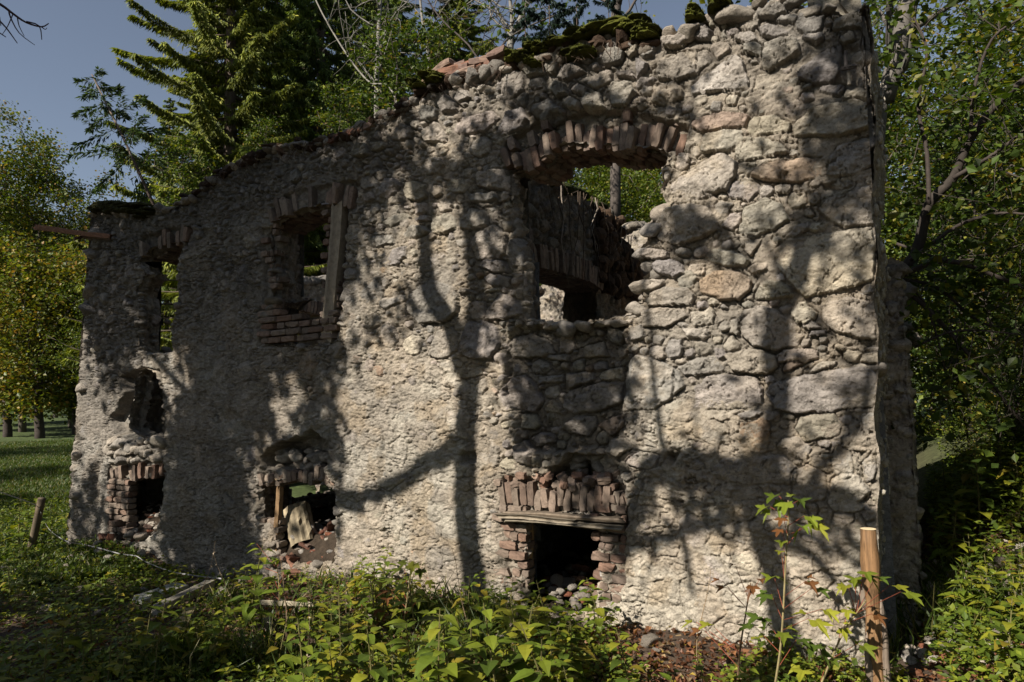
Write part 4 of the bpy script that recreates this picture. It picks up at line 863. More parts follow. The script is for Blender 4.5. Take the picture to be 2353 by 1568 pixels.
caster('slender_tree', 'slender many-branched tree standing behind the photographer near the right end of the ruin', -5.7, [
    ('1800,1420 1790,1330 1760,1250 1745,1190 1760,1130 1790,1070 1805,980 1800,900 1798,820 1810,740 1860,690 1885,620 1900,570 1945,520 1970,440 1990,340', .09, .075),
    ('1798,830 1792,740 1770,660 1720,600', .03, .012),
    ('1900,580 1895,500 1930,420 1900,330 1870,240', .06, .03),
    ('1760,1150 1700,1110 1640,1080 1580,1065 1510,1085 1460,1150 1430,1230', .13, .08),
    ('1640,1080 1660,1150 1680,1210 1640,1225 1560,1260 1490,1300 1440,1330', .07, .03),
    ('1760,1150 1850,1165 1940,1165 2010,1190', .11, .07),
    ('1780,1120 1862,1141 1900,1100 1925,1045 1940,999 1965,894 1985,800', .05, .03),
    ('1550,1070 1530,1030 1522,984 1508,906 1495,816 1490,700 1480,620 1500,520', .028, .02),
    ('1605,1065 1608,1010 1604,930', .016, .01),
    ('1745,1190 1800,1240 1862,1270 1900,1310 1930,1350', .05, .03), ('1800,1230 1900,1250 1980,1285', .03, .02),
    ('1580,1240 1590,1300 1594,1360', .03, .02), ('1440,1330 1400,1300 1380,1330', .02, .01),
    ('1860,690 1800,620 1760,560 1740,470', .025, .015)],
    [(1560, 520, .25, 20), (1640, 560, .2, 14), (1550, 1110, .2, 16), (1490, 1170, .2, 14), (1750, 1120, .22, 20), (1850, 1170, .2, 20), (1690, 1080, .2, 20), (1950, 480, .25, 22), (1620, 1080, .2, 16), (1960, 280, .5, 60), (1950, 60, .5, 60), (1980, 170, .5, 60), (1600, 1130, .25, 26), (1800, 1080, .2, 20), (1480, 1250, .2, 16), (1950, 1230, .2, 18), (1700, 1230, .2, 16)], trunk_to=-2.2)
lf = []
def fill(poly, n, rad, per):
    P = np.array(P_(poly)); lo, hi = P.min(0), P.max(0); k = 0
    while k < n:
        x, y = rs_.uniform(lo, hi)
        if poly_sd(np.array([[x]]), np.array([[y]]), P)[0, 0] > 0: lf.append((x, y, rad*rs_.uniform(.7, 1.3), per)); k += 1
fill('190,450 480,380 820,300 860,370 800,460 800,560 700,620 640,800 560,690 460,690 420,760 380,700 180,760', 95, .75, 80)
fill('420,700 560,720 620,820 560,960 540,1080 550,1290 390,1290 390,1000 440,800', 42, .55, 60)
fill('190,760 320,740 300,820 200,800', 6, .4, 30); fill('230,850 380,840 370,1010 300,1010', 5, .35, 24)
fill('560,960 780,960 770,1120 600,1100', 9, .4, 30); fill('150,1120 350,1100 350,1250 150,1250', 6, .5, 30); fill('640,800 760,770 800,880 700,940', 7, .4, 26)
for k in range(14): pass
caster('leafy_tree', 'broad leafy tree standing behind the photographer to the left', -7.6, [
    ('560,1350 520,1150 480,950 450,800 470,600 520,400 560,200', .16, .08), ('470,620 360,520 240,470', .07, .03), ('455,820 600,640 720,520 800,380', .08, .03), ('480,950 300,760 200,640', .06, .02), ('500,1050 640,900 760,800', .04, .015)], lf, trunk_to=-10.6, lw=.16)
# shade over the ground: boughs of a second leafy tree, aimed at the left and the middle of the foreground
def gcast(px, py, yc, z=0.25):
    d = ray(px, py); t = (z-CAM[2])/d[2]; p = CAM+d*t; return p+SUN*((yc-p[1])/SUN[1])
root = empty('hazel_tree'); tag(root, 'low spreading leafy tree standing left of the photographer', 'tree'); L = Acc(); T = Acc()
for k in range(110):
    px_ = rs_.uniform(-150, 560); py_ = rs_.uniform(1290, 1620) if k % 4 else rs_.uniform(1120, 1290)*1.0
    if px_ > 470 and py_ > 1500: continue
    leaf_cloud(L, [gcast(px_, py_, -7.6+rs_.uniform(-.6, .6))], [.55], 46, .15, rs_)
for k in range(9): leaf_cloud(L, [gcast(rs_.uniform(1060, 1330), rs_.uniform(1400, 1560), -7.2)], [.4], 40, .13, rs_)
c0 = gcast(200, 1450, -7.6); tube(T, smooth_path([(c0[0]-.5, -8.2, -.2), (c0[0]-.2, -8.0, 2.0), c0], 5), np.linspace(.14, .05, 11), 8, (.12, .10, .08))
for k in range(14):
    q = gcast(rs_.uniform(-100, 560), rs_.uniform(1340, 1600), -7.6); tube(T, smooth_path([c0-[.1, .2, 1.2], (c0+q)/2+[0, 0, -.3], q], 4), np.linspace(.05, .01, 9), 5, (.12, .10, .08))
T.build('trunk', M_BARK, root, True); L.build('crown', M_LEAF, root)
root = empty('elder_tree'); tag(root, 'leafy tree standing behind the photographer to the right', 'tree'); L = Acc(); T = Acc()
for k in range(20): leaf_cloud(L, [cast(rs_.uniform(2070, 2420), rs_.uniform(420, 1250), -6.6+rs_.uniform(-.7, .7), 1.8)], [.6], 44, .14, rs_)
tube(T, smooth_path([(1.6, -7.2, -.2), (1.4, -7.0, 2.5), cast(2230, 800, -6.6, 1.8)], 5), np.linspace(.13, .05, 11), 8, (.12, .10, .08)); T.build('trunk', M_BARK, root, True); L.build('crown', M_LEAF, root)
# bare twig reaching into the upper left corner, from a tree just out of the frame
bt = empty('bare_tree'); tag(bt, 'leafless tree whose thin twigs hang into the upper left corner', 'tree'); T = Acc(); B = Acc()
def wp(px, py, dist): d = ray(px, py); return CAM+d/np.linalg.norm(d)*dist
tube(T, smooth_path([(-12.6, -2.9, -.3), (-12.4, -2.8, 4.0), (-12.2, -2.8, 9.5)], 5), np.linspace(.12, .06, 11), 8, (.09, .07, .06))
D_ = 9.0
for pts, w0, w1 in (('-160,-60 -60,-20 0,10 30,32 60,52 95,62 112,54', .012, .004), ('20,22 24,40 44,76 80,104', .008, .003), ('-10,40 14,64 40,100', .007, .003), ('60,50 90,60 96,92', .006, .003), ('40,40 44,60 56,84', .006, .0025), ('-60,60 -10,72 14,86', .007, .003), ('-30,0 -5,28 2,60', .006, .003), ('95,62 104,68 108,64', .004, .002), ('30,32 18,60 5,80', .005, .002)):
    tube(B, smooth_path([wp(x, y, D_) for x, y in P_(pts)], 3), np.linspace(w0*1.4, w1*1.3, (len(P_(pts))-1)*3+1), 4, (.075, .045, .045))
tube(B, smooth_path([(-12.25, -2.8, 7.3), (-11.2, -2.2, 8.3), wp(-160, -60, D_)], 4), np.linspace(.04, .013, 9), 5, (.09, .07, .06))
T.build('trunk', M_BARK, bt, True); B.build('branches', M_BARK, bt, True)
# ================================================================== trees seen behind and beside the ruin
R_ = lambda s: np.random.default_rng(s)
YEL = [(.115, .15, .018), (.19, .195, .022), (.07, .105, .016), (.30, .21, .03), (.30, .16, .03)]
sA = spruce('spruce', 'tall spruce with drooping sprays, the leftmost behind the ruin', 20, 3.5, R_(41), 300, dens=1.5); put(sA, at(520, 17.5), .4)
sB = spruce('spruce', 'tall dense spruce behind the left half of the ruin, second from the left', 21, 3.4, R_(42), 300, dens=1.1, cols=[(.095, .135, .034), (.125, .165, .038), (.065, .095, .028), (.18, .20, .045)]); put(sB, at(735, 19.5), 1.2)
for i, (px_, d, s, lab) in enumerate(((905, 24, .95, 'tall spruce behind the pale trunk in the gap left of the brick arch'), (1065, 25, .98, 'tall spruce with light sprays above the brick courses of the wall crown'), (630, 21, .9, 'spruce half hidden between the two nearest spruces'), (470, 26, .8, 'spruce behind the leftmost tall one'), (870, 17.5, .62, 'shorter spruce behind the foot of the pale stem'), (1010, 19, .62, 'shorter spruce behind the brick courses of the crown'), (690, 27, .9, 'tall spruce filling the gap behind the middle window arch'), (1140, 30, .9, 'spruce left of the mossy crown, far behind'), (380, 21, .5, 'smaller spruce low behind the left end of the wall crown'), (800, 32, 1.05, 'far spruce showing between the nearer spruces'), (1500, 34, .8, 'far spruce hidden in the wood behind the right window'), (985, 36, .9, 'far spruce behind the bare grey saplings'))):
    put(copy_tree(sA if i % 2 else sB), at(px_, d), i*1.3, s, lab)
dA = decid('leafy_tree', 'yellow-green broadleaf tree in the wood', 'broadleaf tree', 11, 3.6, R_(51), 24, 62, .13, .12, YEL, (4, 3, 3, 1, .5), sub=7, clump=.085)
dB = decid('leafy_tree', 'green broadleaf tree in the wood', 'broadleaf tree', 10, 3.4, R_(52), 24, 62, .12, .10, [(.085, .13, .016), (.13, .17, .02), (.055, .095, .016), (.22, .21, .022)], (4, 5, 2, 1.5), sub=7, clump=.085)
dC = decid('young_maple', 'small golden-yellow tree at the meadow edge left of the ruin', 'broadleaf tree', 5.2, 2.2, R_(53), 16, 46, .12, .2, YEL, (3, 4, 1.5, 1.6, .6), sub=6, bark=(.05, .04, .035))
put(dA, at(55, 52), 0, 1.62, 'broad yellow-green tree at the far left, crown against the sky')
put(dC, at(95, 46), 0, 1.9)
put(dB, at(20, 62), 0, 1.7, 'green leafy tree behind the broad yellow-green one at the far left')
L1 = [(dA, 165, 54, 1.3, 'leafy tree just left of the ruin, behind the rusty beam'), (dB, -40, 54, 1.75, 'dark green leafy tree cut by the left picture edge'), (dC, 178, 48, 1.8, 'small yellow-green tree touching the left end of the ruin'), (dC, 20, 48, 1.8, 'small yellow tree at the far left of the meadow edge'), (dB, 245, 40, .8, 'leafy tree behind the leaning spruce'), (dA, 330, 30, .5, 'low leafy tree behind the left window')]
for i, (o, px_, d, s, lab) in enumerate(L1): put(copy_tree(o), at(px_, d), i*2.1+1, s, lab)
G = 'trees of the wood behind the ruin'
fw_ = [(560, 48, .9), (840, 50, .9), (1130, 30, .95), (1180, 20, .72), (1260, 26, .95), (1330, 17, .70), (1400, 24, .95), (1460, 17.5, .74), (1530, 26, 1.0), (1600, 19, .85), (1700, 24, 1.05), (1790, 19, .95), (1880, 25, 1.1), (1960, 17, .95), (2060, 24, .95), (2150, 19, .62), (2250, 24, .80), (2340, 18, .62), (2430, 20, 1.0), (1230, 42, 1.2), (1010, 45, 1.1), (300, 55, 1.1), (130, 70, 1.5), (20, 75, 1.6), (-80, 60, 1.5), (210, 64, 1.2), (1900, 40, 1.2), (2200, 38, .95)]
for i, (px_, d, s) in enumerate(fw_):
    put(copy_tree((dA, dB)[i % 2]), at(px_, d), i*1.7, s, 'broadleaf tree among others in the wood behind the ruin', G)
# unseen trees added behind the photographer to hide low sky from the wall
for i, (x_, y_, s) in enumerate(((-24, -13, .8), (-20, -7.5, .8), (-27, -8, 1.0), (-36, -5, 1.3), (-19, -15, .82), (-14, -17, .9), (-9, -18, .9), (-4, -18, .9), (1, -18, .9), (5, -16, .9), (9, -12, .95), (10, -7, 1.0), (9, -2, 1.0), (12, -10, 1.1), (13, -4, 1.2), (7, -19, 1.0), (-11.5, -17, .6), (-1.5, -17, .6))):
    put(copy_tree((dA, dB)[i % 2]), (x_, y_, 0), i*1.3, s, 'unseen broadleaf tree added behind the photographer for shade', 'trees behind the photographer')
# bare grey stems rising behind the crown of the wall
def bare_stem(name, label, pts, y0, w0, w1, seed, nb=9, leaves=0, col=(.20, .19, .17), bl=1.3, drop=3.5, cat='sapling'):
    r = R_(seed); root = empty(name); tag(root, label, cat); T = Acc(); B = Acc(); L = Acc()
    P = [W(x, y, y0) for x, y in P_(pts)]; d = P[0]-P[1]; d /= np.linalg.norm(d); P = [np.array([P[0][0]+d[0]*drop*.3, y0, max(P[0][2]-drop, .2)])]+P
    P = smooth_path(P, 4); tube(T, P, np.linspace(w0, w1, len(P)), 8, col); cs = []
    for k in range(nb):
        i = int(len(P)*(.35+.6*k/nb)); a = r.uniform(0, 2*PI); lp = limb_path(r, P[min(i, len(P)-1)], (math.cos(a), .5*math.sin(a), .75), bl*r.uniform(.5, 1.2), 7, .16, .04)
        tube(B, lp, np.linspace(w1*.55, .004, 8), 4, np.array(col)*.85)
        for q in range(4):
            sp = limb_path(r, lp[2+q], unit(lp[3+q]-lp[2+q]+r.normal(0, .6, 3)), bl*.5, 5, .2); tube(B, sp, np.linspace(.007, .002, 6), 3, np.array(col)*.7, cap=False); cs += [sp[3], sp[5]]
    if leaves: leaf_cloud(L, cs, .25, leaves, .085, r, GREEN, (3, 3, 3, 1, .3)); L.build('leaves', M_LEAF, root)
    T.build('trunk', M_BARK, root, True); B.build('branches', M_BARK, root, True); return root
bare_stem('bare_sapling', 'straight pale grey stem rising above the wall left of the brick courses', '865,250 868,130 874,0 880,-90', 3.0, .045, .028, 61, 10, 1)
bare_stem('bare_sapling', 'pale stem rising left of the moss on the wall crown', '985,140 972,60 962,-40', 4.6, .035, .02, 62, 7, 1)
bare_stem('bare_sapling', 'grey slanting stem above the wall crown just left of the mossy top', '1172,128 1185,70 1215,0 1240,-70', 2.6, .045, .03, 63, 9, 2)
bare_stem('bare_sapling', 'second grey stem beside the slanting one on the wall crown', '1168,128 1176,50 1165,-60', 2.7, .035, .02, 64, 7, 2)
bare_stem('bare_sapling', 'dark upright trunk above the mossy wall top', '1415,60 1420,0 1424,-90', 5.5, .09, .07, 65, 6, 3, (.10, .085, .075))
bare_stem('bare_sapling', 'thin dark rod-like stem crossing the sky above the wall crown', '1095,130 1010,40 960,-40', 2.0, .014, .008, 66, 5, 1, (.06, .05, .045), 1.0, .8)
bare_stem('bare_sapling', 'thin dark stem leaning right above the mossy crown', '1140,140 1180,80 1290,30 1350,10', 2.0, .014, .007, 67, 6, 3, (.07, .06, .05), .9, .8)
bare_stem('bare_sapling', 'thin whitish stem arching left of the tall pale one', '905,215 850,190 800,130 740,30 700,-60', 2.6, .018, .010, 68, 6, 1, (.2, .19, .165), 1.1, 1.5)
bare_stem('grey_trunk', 'stout pale tree trunk rising just behind the right corner of the ruin', '2010,330 2035,230 2065,110 2085,0 2100,-90', 2.9, .10, .075, 69, 10, 9, (.12, .11, .10), 1.6, 5.0, 'tree')
# leaning young spruce rooted on the left wall end
ls = spruce('young_spruce', 'small dark spruce leaning left from the mossy left end of the wall', 2.7, .95, R_(71), 30, .22, blade=.11, dens=.42, cols=[(.03, .05, .03), (.045, .07, .035)], wts=(1, 1), droop=.3)
p = W(352, 470, 1.2); ls.location = p; ls.rotation_euler = (0.1, -.52, 0)
for k, (px_, py_, y_, s) in enumerate(((1325, 98, .3, .14), (1262, 112, .4, .2), (1400, 70, .35, .13), (1210, 130, .5, .15))):
    c = spruce('spruce_seedling', 'tiny spruce seedling growing on the mossy crown of the wall', 1.6, .7, R_(80+k), 14, .1, blade=.12, dens=1.2, cols=[(.02, .035, .03)], wts=(1,), group='spruce seedlings on the wall crown') if k == 0 else copy_tree(c0_)
    if k == 0: c0_ = c
    c.location = W(px_, py_, y_); s_ = s*2.2; c.scale = (s_, s_, s_); c.rotation_euler = (0, 0, k)
# shrubs growing on top of the wall and behind it
shr = decid('shrub', 'leafy shrub', 'shrub', 2.6, 1.1, R_(55), 14, 16, .10, .1, GREEN, (4, 4, 2, 1, .3), sub=5, tr=.03)
spots = [(430, 455, 1.6, .5, 'green shrub behind the left window arch on the wall crown'), (880, 250, 1.2, .55, 'leafy shrub at the foot of the pale stem on the crown'), (760, 300, 2.2, .4, 'bushy shrub behind the middle of the wall crown'), (600, 350, 2.4, .35, 'shrub behind the middle window arch above the wall'), (1010, 170, 3.0, .5, 'shrub just behind the brick courses of the crown'), (1790, 10, 1.5, .7, 'shrub behind the stones right of the mossy crown')]
for i, (px_, py_, y_, s, lab) in enumerate(spots):
    o = shr if i == 0 else copy_tree(shr); q = W(px_, py_, y_); put(o, (q[0], y_, q[2]-.9*s), i, s, lab)
# right-hand thicket, close by
thk = [(1.35, 1.6, 4.6, 1), (1.9, 3.4, 6.2, 1), (1.0, 5.2, 5.6, 1), (2.9, 5.6, 7.5, 1), (1.7, 8.0, 7.8, 1), (3.4, 9.5, 9.5, 1), (0.9, 11.0, 8.5, 1), (2.2, 0.9, 5.2, 1), (2.6, 2.4, 3.2, 1), (1.15, 3.0, 3.0, 1), (1.7, 6.4, 3.0, 1), (2.8, 7.6, 3.4, 1), (1.0, 4.3, 2.3, 1), (1.1, 6.6, 2.8, 1), (1.5, 9.2, 3.4, 1), (.55, 5.4, 2.1, 1)]
tk1 = decid('thicket_tree', 'leafy tree', 'tree', 6, 1.6, R_(56), 24, 22, .085, .08, [(.045, .080, .012), (.075, .115, .015), (.03, .055, .012), (.20, .18, .02)], (4, 4, 3, 1), bark=(.045, .038, .032), tr=.06, sub=7)
tk2 = decid('thicket_tree', 'leafy tree', 'tree', 6, 1.7, R_(57), 24, 20, .095, .05, YEL, (4, 4, 4, 1, .3), bark=(.06, .05, .042), tr=.055, sub=7)
tl = ['dark slim tree right beside the ruin corner', 'leafy tree second from the ruin in the right thicket', 'near leafy tree in the right thicket', 'tall tree cut by the right picture edge', 'tree standing behind the thick lower gable wall', 'far yellowish tree in the right thicket', 'tree mostly outside the right picture edge', 'small tree close behind the gable wall', 'low bushy tree at the foot of the right thicket', 'low tree close to the thick gable wall', 'low bush on the bank behind the gable', 'broad low bush farther up the bank', 'small bush hiding the foot of the thick gable wall', 'bush between the gable wall and the wood', 'taller bush at the edge of the wood right of the gable', 'lowest bush against the rear end of the gable wall']
for i, (x_, y_, h, R) in enumerate(thk):
    o = (tk1, tk2)[i % 2]
    if i > 1: o = copy_tree(o)
    put(o, (x_, y_, float(gz(x_, y_))), i*1.1, h/6*.85, tl[i], sz=h/6*.82)
# dark leaning boughs in the thicket
bo = empty('leaning_trunk'); tag(bo, 'dark bent trunk leaning across the right thicket with long bare boughs', 'tree'); T = Acc(); B = Acc(); LB = Acc()
def dp(px, py, dist): d = ray(px, py); k = d.copy(); k[2] = 0; return CAM+d*(dist/np.linalg.norm(k))
tube(T, smooth_path([dp(x, y, 7.2) for x, y in P_('1960,760 2050,650 2105,580 2135,470 2190,410 2230,320 2290,240 2370,170')], 4), np.linspace(.06, .025, 29), 8, (.04, .033, .028))
for pts, w0, w1, dd in (('2060,640 2170,600 2300,640 2400,680', .03, .012, 7), ('2050,650 2120,700 2230,820 2353,980', .028, .01, 6.8), ('2090,600 2200,520 2300,490 2400,500', .02, .008, 7), ('2135,470 2130,350 2110,240 2130,120 2100,40', .022, .008, 7), ('2190,410 2290,350 2353,300', .022, .01, 7), ('2050,640 2150,660 2250,740 2353,760', .02, .008, 7.2), ('2040,620 2120,690 2160,800 2180,900', .014, .006, 6.8), ('2230,320 2240,200 2280,90 2350,40', .018, .008, 7), ('2100,800 2200,760 2353,770', .012, .006, 6.5), ('2060,560 2200,600 2353,560', .014, .006, 7.4)):
    lp = smooth_path([dp(x, y, dd) for x, y in P_(pts)], 4); tube(B, lp, np.linspace(w0, w1, len(lp)), 5, (.05, .04, .035))
    r = R_(int(w0*1e4)+len(pts))
    for q in range(9):
        sp = limb_path(r, lp[r.integers(2, len(lp))], unit(r.normal(size=3)), r.uniform(.3, .9), 5, .22); tube(B, sp, np.linspace(.006, .002, 6), 3, (.06, .05, .04), cap=False)
        if r.random() < .75: leaf_cloud(LB, [sp[3], sp[5]], .3, 12, .095, r, [(.05, .085, .014), (.08, .12, .016), (.16, .16, .02)], (4, 3, 1))
T.build('trunk', M_BARK, bo, True); B.build('branches', M_BARK, bo, True); LB.build('leaves', M_LEAF, bo)
# ================================================================== loose things around the ruin
def gpt(px, py, y): p = W(px, py, y); return p
rk = np.random.default_rng(91)
def single(name, label, cat, acc, mat, loc, group=None, smooth=False):
    o = acc.build(name, mat, None, smooth, loc); return tag(o, label, cat, group)
# chopping-block log and stake leaning in the middle lower window
a = Acc(); P0, P1 = W(700, 1252, .22), W(682, 1166, .30); n_ = 24; th = np.arange(n_)*2*PI/n_
d = unit(P1-P0); u_ = unit(np.cross(d, [0, 1, 0])); v_ = np.cross(d, u_); gr = .9+.2*rk.random(n_); rows = []
for i in range(9):
    c = P0+(P1-P0)*i/8; rows.append(c+((.135*gr*(1+.04*rk.normal(size=n_)))[:, None])*(np.cos(th)[:, None]*u_+np.sin(th)[:, None]*v_))
V = np.concatenate(rows+[P1[None]-d*.01]); i = np.arange(8)[:, None]*n_; j = np.arange(n_)[None]; k = (j+1) % n_
F = np.stack([i+j, i+k, i+n_+k, i+n_+j], -1).reshape(-1, 4); cap = np.stack([8*n_+np.arange(n_), 8*n_+(np.arange(n_)+1) % n_, np.full(n_, 9*n_)], 1)
C_ = np.tile(np.array([.30, .25, .17])*(.35+.9*rk.random((n_, 1))), (9, 1)); C_ = np.vstack([C_, [[.15, .11, .08]]]); a.add(V, [F, cap], C_)
single('log', 'short thick split log standing tilted inside the middle lower window', 'log', a, M_WOOD, P0)
a = Acc(); plank(a, W(636, 1272, .05), W(642, 1122, .05), .055, .05, rk, (.22, .14, .075)); single('stake', 'brown wooden stake standing upright in the middle lower window left of the log', 'stake', a, M_WOOD, W(636, 1272, .05))
a = Acc(); plank(a, W(672, 1252, .30), W(650, 1176, .34), .10, .03, rk, (.42, .38, .3)); single('plank', 'pale split plank leaning behind the log in the middle lower window', 'plank', a, M_WOOD, W(672, 1252, .3))

def onground(px, py, dz=.04):
    d = ray(px, py); lo, hi = .5, 40.
    ts = np.linspace(1, 30, 1500); p = CAM[None]+d[None]*ts[:, None]; g = gz(p[:, 0], p[:, 1]); i = np.argmax(p[:, 2] < g+dz); return p[i]
for nm, q0, q1, w_, t_, c_, lab in (('plank', (316, 1380), (420, 1346), .22, .05, (.34, .34, .30), 'broad pale grey plank lying in the weeds, the upper one of two'), ('plank', (356, 1402), (484, 1342), .10, .07, (.24, .22, .18), 'narrow weathered beam lying in the weeds beside the broad grey plank'),
                                ('board', (404, 1455), (440, 1402), .09, .04, (.20, .17, .09), 'short olive-brown board lying in the shaded weeds'), ('stick', (600, 1384), (742, 1390), .035, .03, (.34, .30, .22), 'long thin pale stick lying on the leaf litter below the middle window'), ('stick', (658, 1287), (700, 1277), .05, .05, (.5, .47, .42), 'short white stick on the rubble of the middle lower window')):
    A_, B_ = onground(*q0, .09), onground(*q1, .09); a = Acc(); plank(a, A_, B_, w_, t_, rk, c_, up=(0, 0, 1)); single(nm, lab, nm, a, M_WOOD, A_)
# fence posts and tape
M_POST = mat_vc('peeled_wood', 0.7, 0.55, 9.0, 26.0, 0.8, 0.004, dark=(7.0, .55, .4), gain=.8)
for nd in [n for n in M_POST.node_tree.nodes if n.type == 'TEX_NOISE']:
    mp = M_POST.node_tree.nodes.new('ShaderNodeMapping'); mp.inputs['Scale'].default_value = (6, 6, .35); tcn = M_POST.node_tree.nodes.new('ShaderNodeTexCoord')
    M_POST.node_tree.links.new(tcn.outputs['Object'], mp.inputs[0]); M_POST.node_tree.links.new(mp.outputs[0], nd.inputs['Vector'])
a = Acc(); P0 = W(2023, 1640, -.42); P1 = W(1995, 1216, -.42); pth = np.linspace(P0-(P1-P0)*.12, P1, 14); pth[1:-1, 0] += rk.normal(0, .004, 12)
tube(a, pth, .046+.005*np.sin(np.arange(14)*1.3)+rk.normal(0, .0015, 14), 14, (.42, .22, .075)); a.C[-1][:] = np.repeat(np.array([.27, .155, .075])[None]*(.7+.5*rk.random((14, 1))), 14, axis=0)
for (s0, s1, ang) in ((.0, .62, .2), (.15, .45, 2.6), (.55, .78, 3.3)):        # strips of bark left on the pole
    b0, b1 = P0+(P1-P0)*s0, P0+(P1-P0)*s1; off = np.array([math.cos(ang), -math.sin(ang), 0])*.044; tube(a, smooth_path([b0+off, (b0+b1)/2+off*1.03, b1+off], 4), np.array([.006, .02, .026, .026, .022, .026, .02, .014, .004]), 6, (.24, .19, .15))
rp = a.build('fence_post', M_POST, None, True, P0); tag(rp, 'peeled orange-brown round post with sawn top at the right corner of the ruin', 'fence post')
# bright sawn top
a = Acc(); th = np.arange(16)*2*PI/16; V = np.array([[math.cos(t_)*.043, math.sin(t_)*.043, 0] for t_ in th]+[[0, 0, .003]])+(P1-P0)+[0, 0, .002]; a.add(V, [np.stack([np.arange(16), (np.arange(16)+1) % 16, np.full(16, 16)], 1)], (.6, .48, .3)); a.build('sawn_top', M_WOOD, rp)
a = Acc(); Q0, Q1 = onground(70, 1268, 0), None; yq = Q0[1]; Q1 = W(96, 1146, yq); pp = np.linspace(Q0-(Q1-Q0)*.2, Q1, 8); tube(a, pp, .05, 9, (.11, .085, .06)); a.C[-1][:] = np.repeat(np.array([.11, .085, .06])[None]*(.6+.8*rk.random((8, 1))), 9, axis=0)
lp_ = a.build('fence_post', M_WOOD, None, True, Q0); tag(lp_, 'dark slanting wooden post holding the white tape at the far left', 'fence post')
a = Acc(); tp2 = [W(-60, 1106, yq-1.2), W(0, 1131, yq-.6), W(80, 1160, yq-.06), W(94, 1180, yq-.08), W(112, 1216, yq), W(150, 1243, -.5)]+[onground(x, y, .10) for x, y in P_('184,1250 220,1258 276,1273 312,1278 332,1290 384,1311 440,1322 508,1330')]
q = smooth_path(tp2, 5); d_ = np.gradient(q, axis=0); s_ = np.array([0, 0, .007])
V = np.stack([q+s_, q-s_+[0, .004, 0]], 1).reshape(-1, 3); n = len(q); i = np.arange(n-1)*2; a.add(V, [np.stack([i, i+1, i+3, i+2], 1)], (.40, .40, .42)); single('fence_tape', 'white electric fence tape running from the left post along the rubble', 'tape', a, M_TAPE, q[0])
# rubble: loose bricks, tiles and stones (each its own object)
brs = []
for k in range(5):
    a = Acc(); brick(a, (0, 0, 0), box_axes(), (.24 if k < 3 else .14, .12, .06), rk, col=np.array([(.21, .095, .06), (.17, .085, .06), (.23, .12, .08), (.19, .10, .075), (.15, .10, .08)][k]), wear=.012); brs.append(a)
sts = []
for k in range(5):
    a = Acc(); rock(a, (0, 0, 0), (1, .85, .6), rk, col=STONE_C[k]*(1.1, 1.0, .8, 1.2, .9)[k]); sts.append(a)
def scatter(kind, accs, mat, name, labels, cat, spots, group, up=.04):
    base = {}
    for i, (x, y, z, s) in enumerate(spots):
        k = i % len(accs)
        if k not in base: o = accs[k].build(name, mat, None, kind == 'stone'); base[k] = o
        else: o = base[k].copy(); COL.objects.link(o)
        o.location = (x, y, z); o.scale = (s, s, s); o.rotation_euler = (rk.normal(0, .35), rk.normal(0, .35), rk.uniform(0, 6.28)); tag(o, labels, cat, group)
sp = []
for (x0, x1, y0, y1, n, z1) in ((-5.95, -5.05, -.25, .5, 24, .42), (-9.0, -8.0, -.35, .5, 22, .34), (-9.9, -8.4, -.9, -.1, 12, 0), (-2.9, -2.2, .2, .9, 5, .15)):
    for k in range(n): x, y = rk.uniform(x0, x1), rk.uniform(y0, y1); sp.append((x, y, float(gz(x, y))+.03+z1*sm(-.2, .3, y)*rk.uniform(.6, 1), rk.uniform(.35, .85)))
scatter('brick', brs, M_BRICK, 'broken_brick', 'red broken brick or tile piece lying in the rubble at the wall foot', 'brick', sp, 'broken bricks in the rubble')
sp = []
for (x0, x1, y0, y1, n, z1) in ((-5.95, -5.05, -.25, .6, 26, .40), (-9.0, -8.0, -.3, .6, 24, .32), (-10.1, -8.0, -1.0, -.1, 30, 0), (-2.9, -1.9, .3, 3, 24, .15), (-.2, .75, .3, 1.6, 26, .02), (-8, -1, -1.6, -.1, 40, 0)):
    for k in range(n): x, y = rk.uniform(x0, x1), rk.uniform(y0, y1); sp.append((x, y, float(gz(x, y))+.02+z1*sm(-.2, .3, y)*rk.uniform(.6, 1), rk.uniform(.03, .10)))
scatter('stone', sts, M_STONE, 'loose_stone', 'pale stone fallen from the wall, lying at its foot', 'stone', sp, 'fallen stones at the wall foot')
# rubble beds filling the sills of the lower openings and the dark room behind them
rb_ = Acc()
for (x0, x1, y0, y1, n, zt, cc) in ((-6.0, -5.0, .02, .9, 420, .42, .7), (-9.0, -8.0, .02, .9, 380, .38, .7), (-2.95, -2.1, .25, 3.2, 700, .22, .35), (-9.2, -.6, .6, 4.2, 900, .1, .4)):
    for k in range(n):
        x, y = rk.uniform(x0, x1), rk.uniform(y0, y1); s = rk.uniform(.015, .05); b_ = rk.random() < .33
        rock(rb_, (x, y, float(gz(x, 0.0))+zt*rk.uniform(.75, 1)*sm(-.1, .35, y)), (s*1.3, s, s*.7), rk, T=ICO2, col=(BRICK_C[rk.integers(3)] if b_ else STONE_C[rk.integers(6)]*1.1)*(rk.uniform(.6, 1.1)*(cc+.3)))
for (x0, x1, y0, y1, zt) in ((-6.1, -4.95, .0, 1.0, .40), (-9.05, -7.95, .0, 1.0, .36), (-3.0, -2.1, .0, 4.2, .12), (-9.4, -.5, .6, 4.3, .07)):
    gx, gy = np.meshgrid(np.linspace(x0, x1, 60), np.linspace(y0, y1, 60)); zz = gz(gx, gx*0)+zt*sm(-.1, .3, gy)*(.85+.3*fbm(gx*4, gy*4, 3, 66)); rb_.add(np.stack([gx.ravel(), gy.ravel(), zz.ravel()], 1), [grid_faces(60, 60)], [.05, .038, .028])
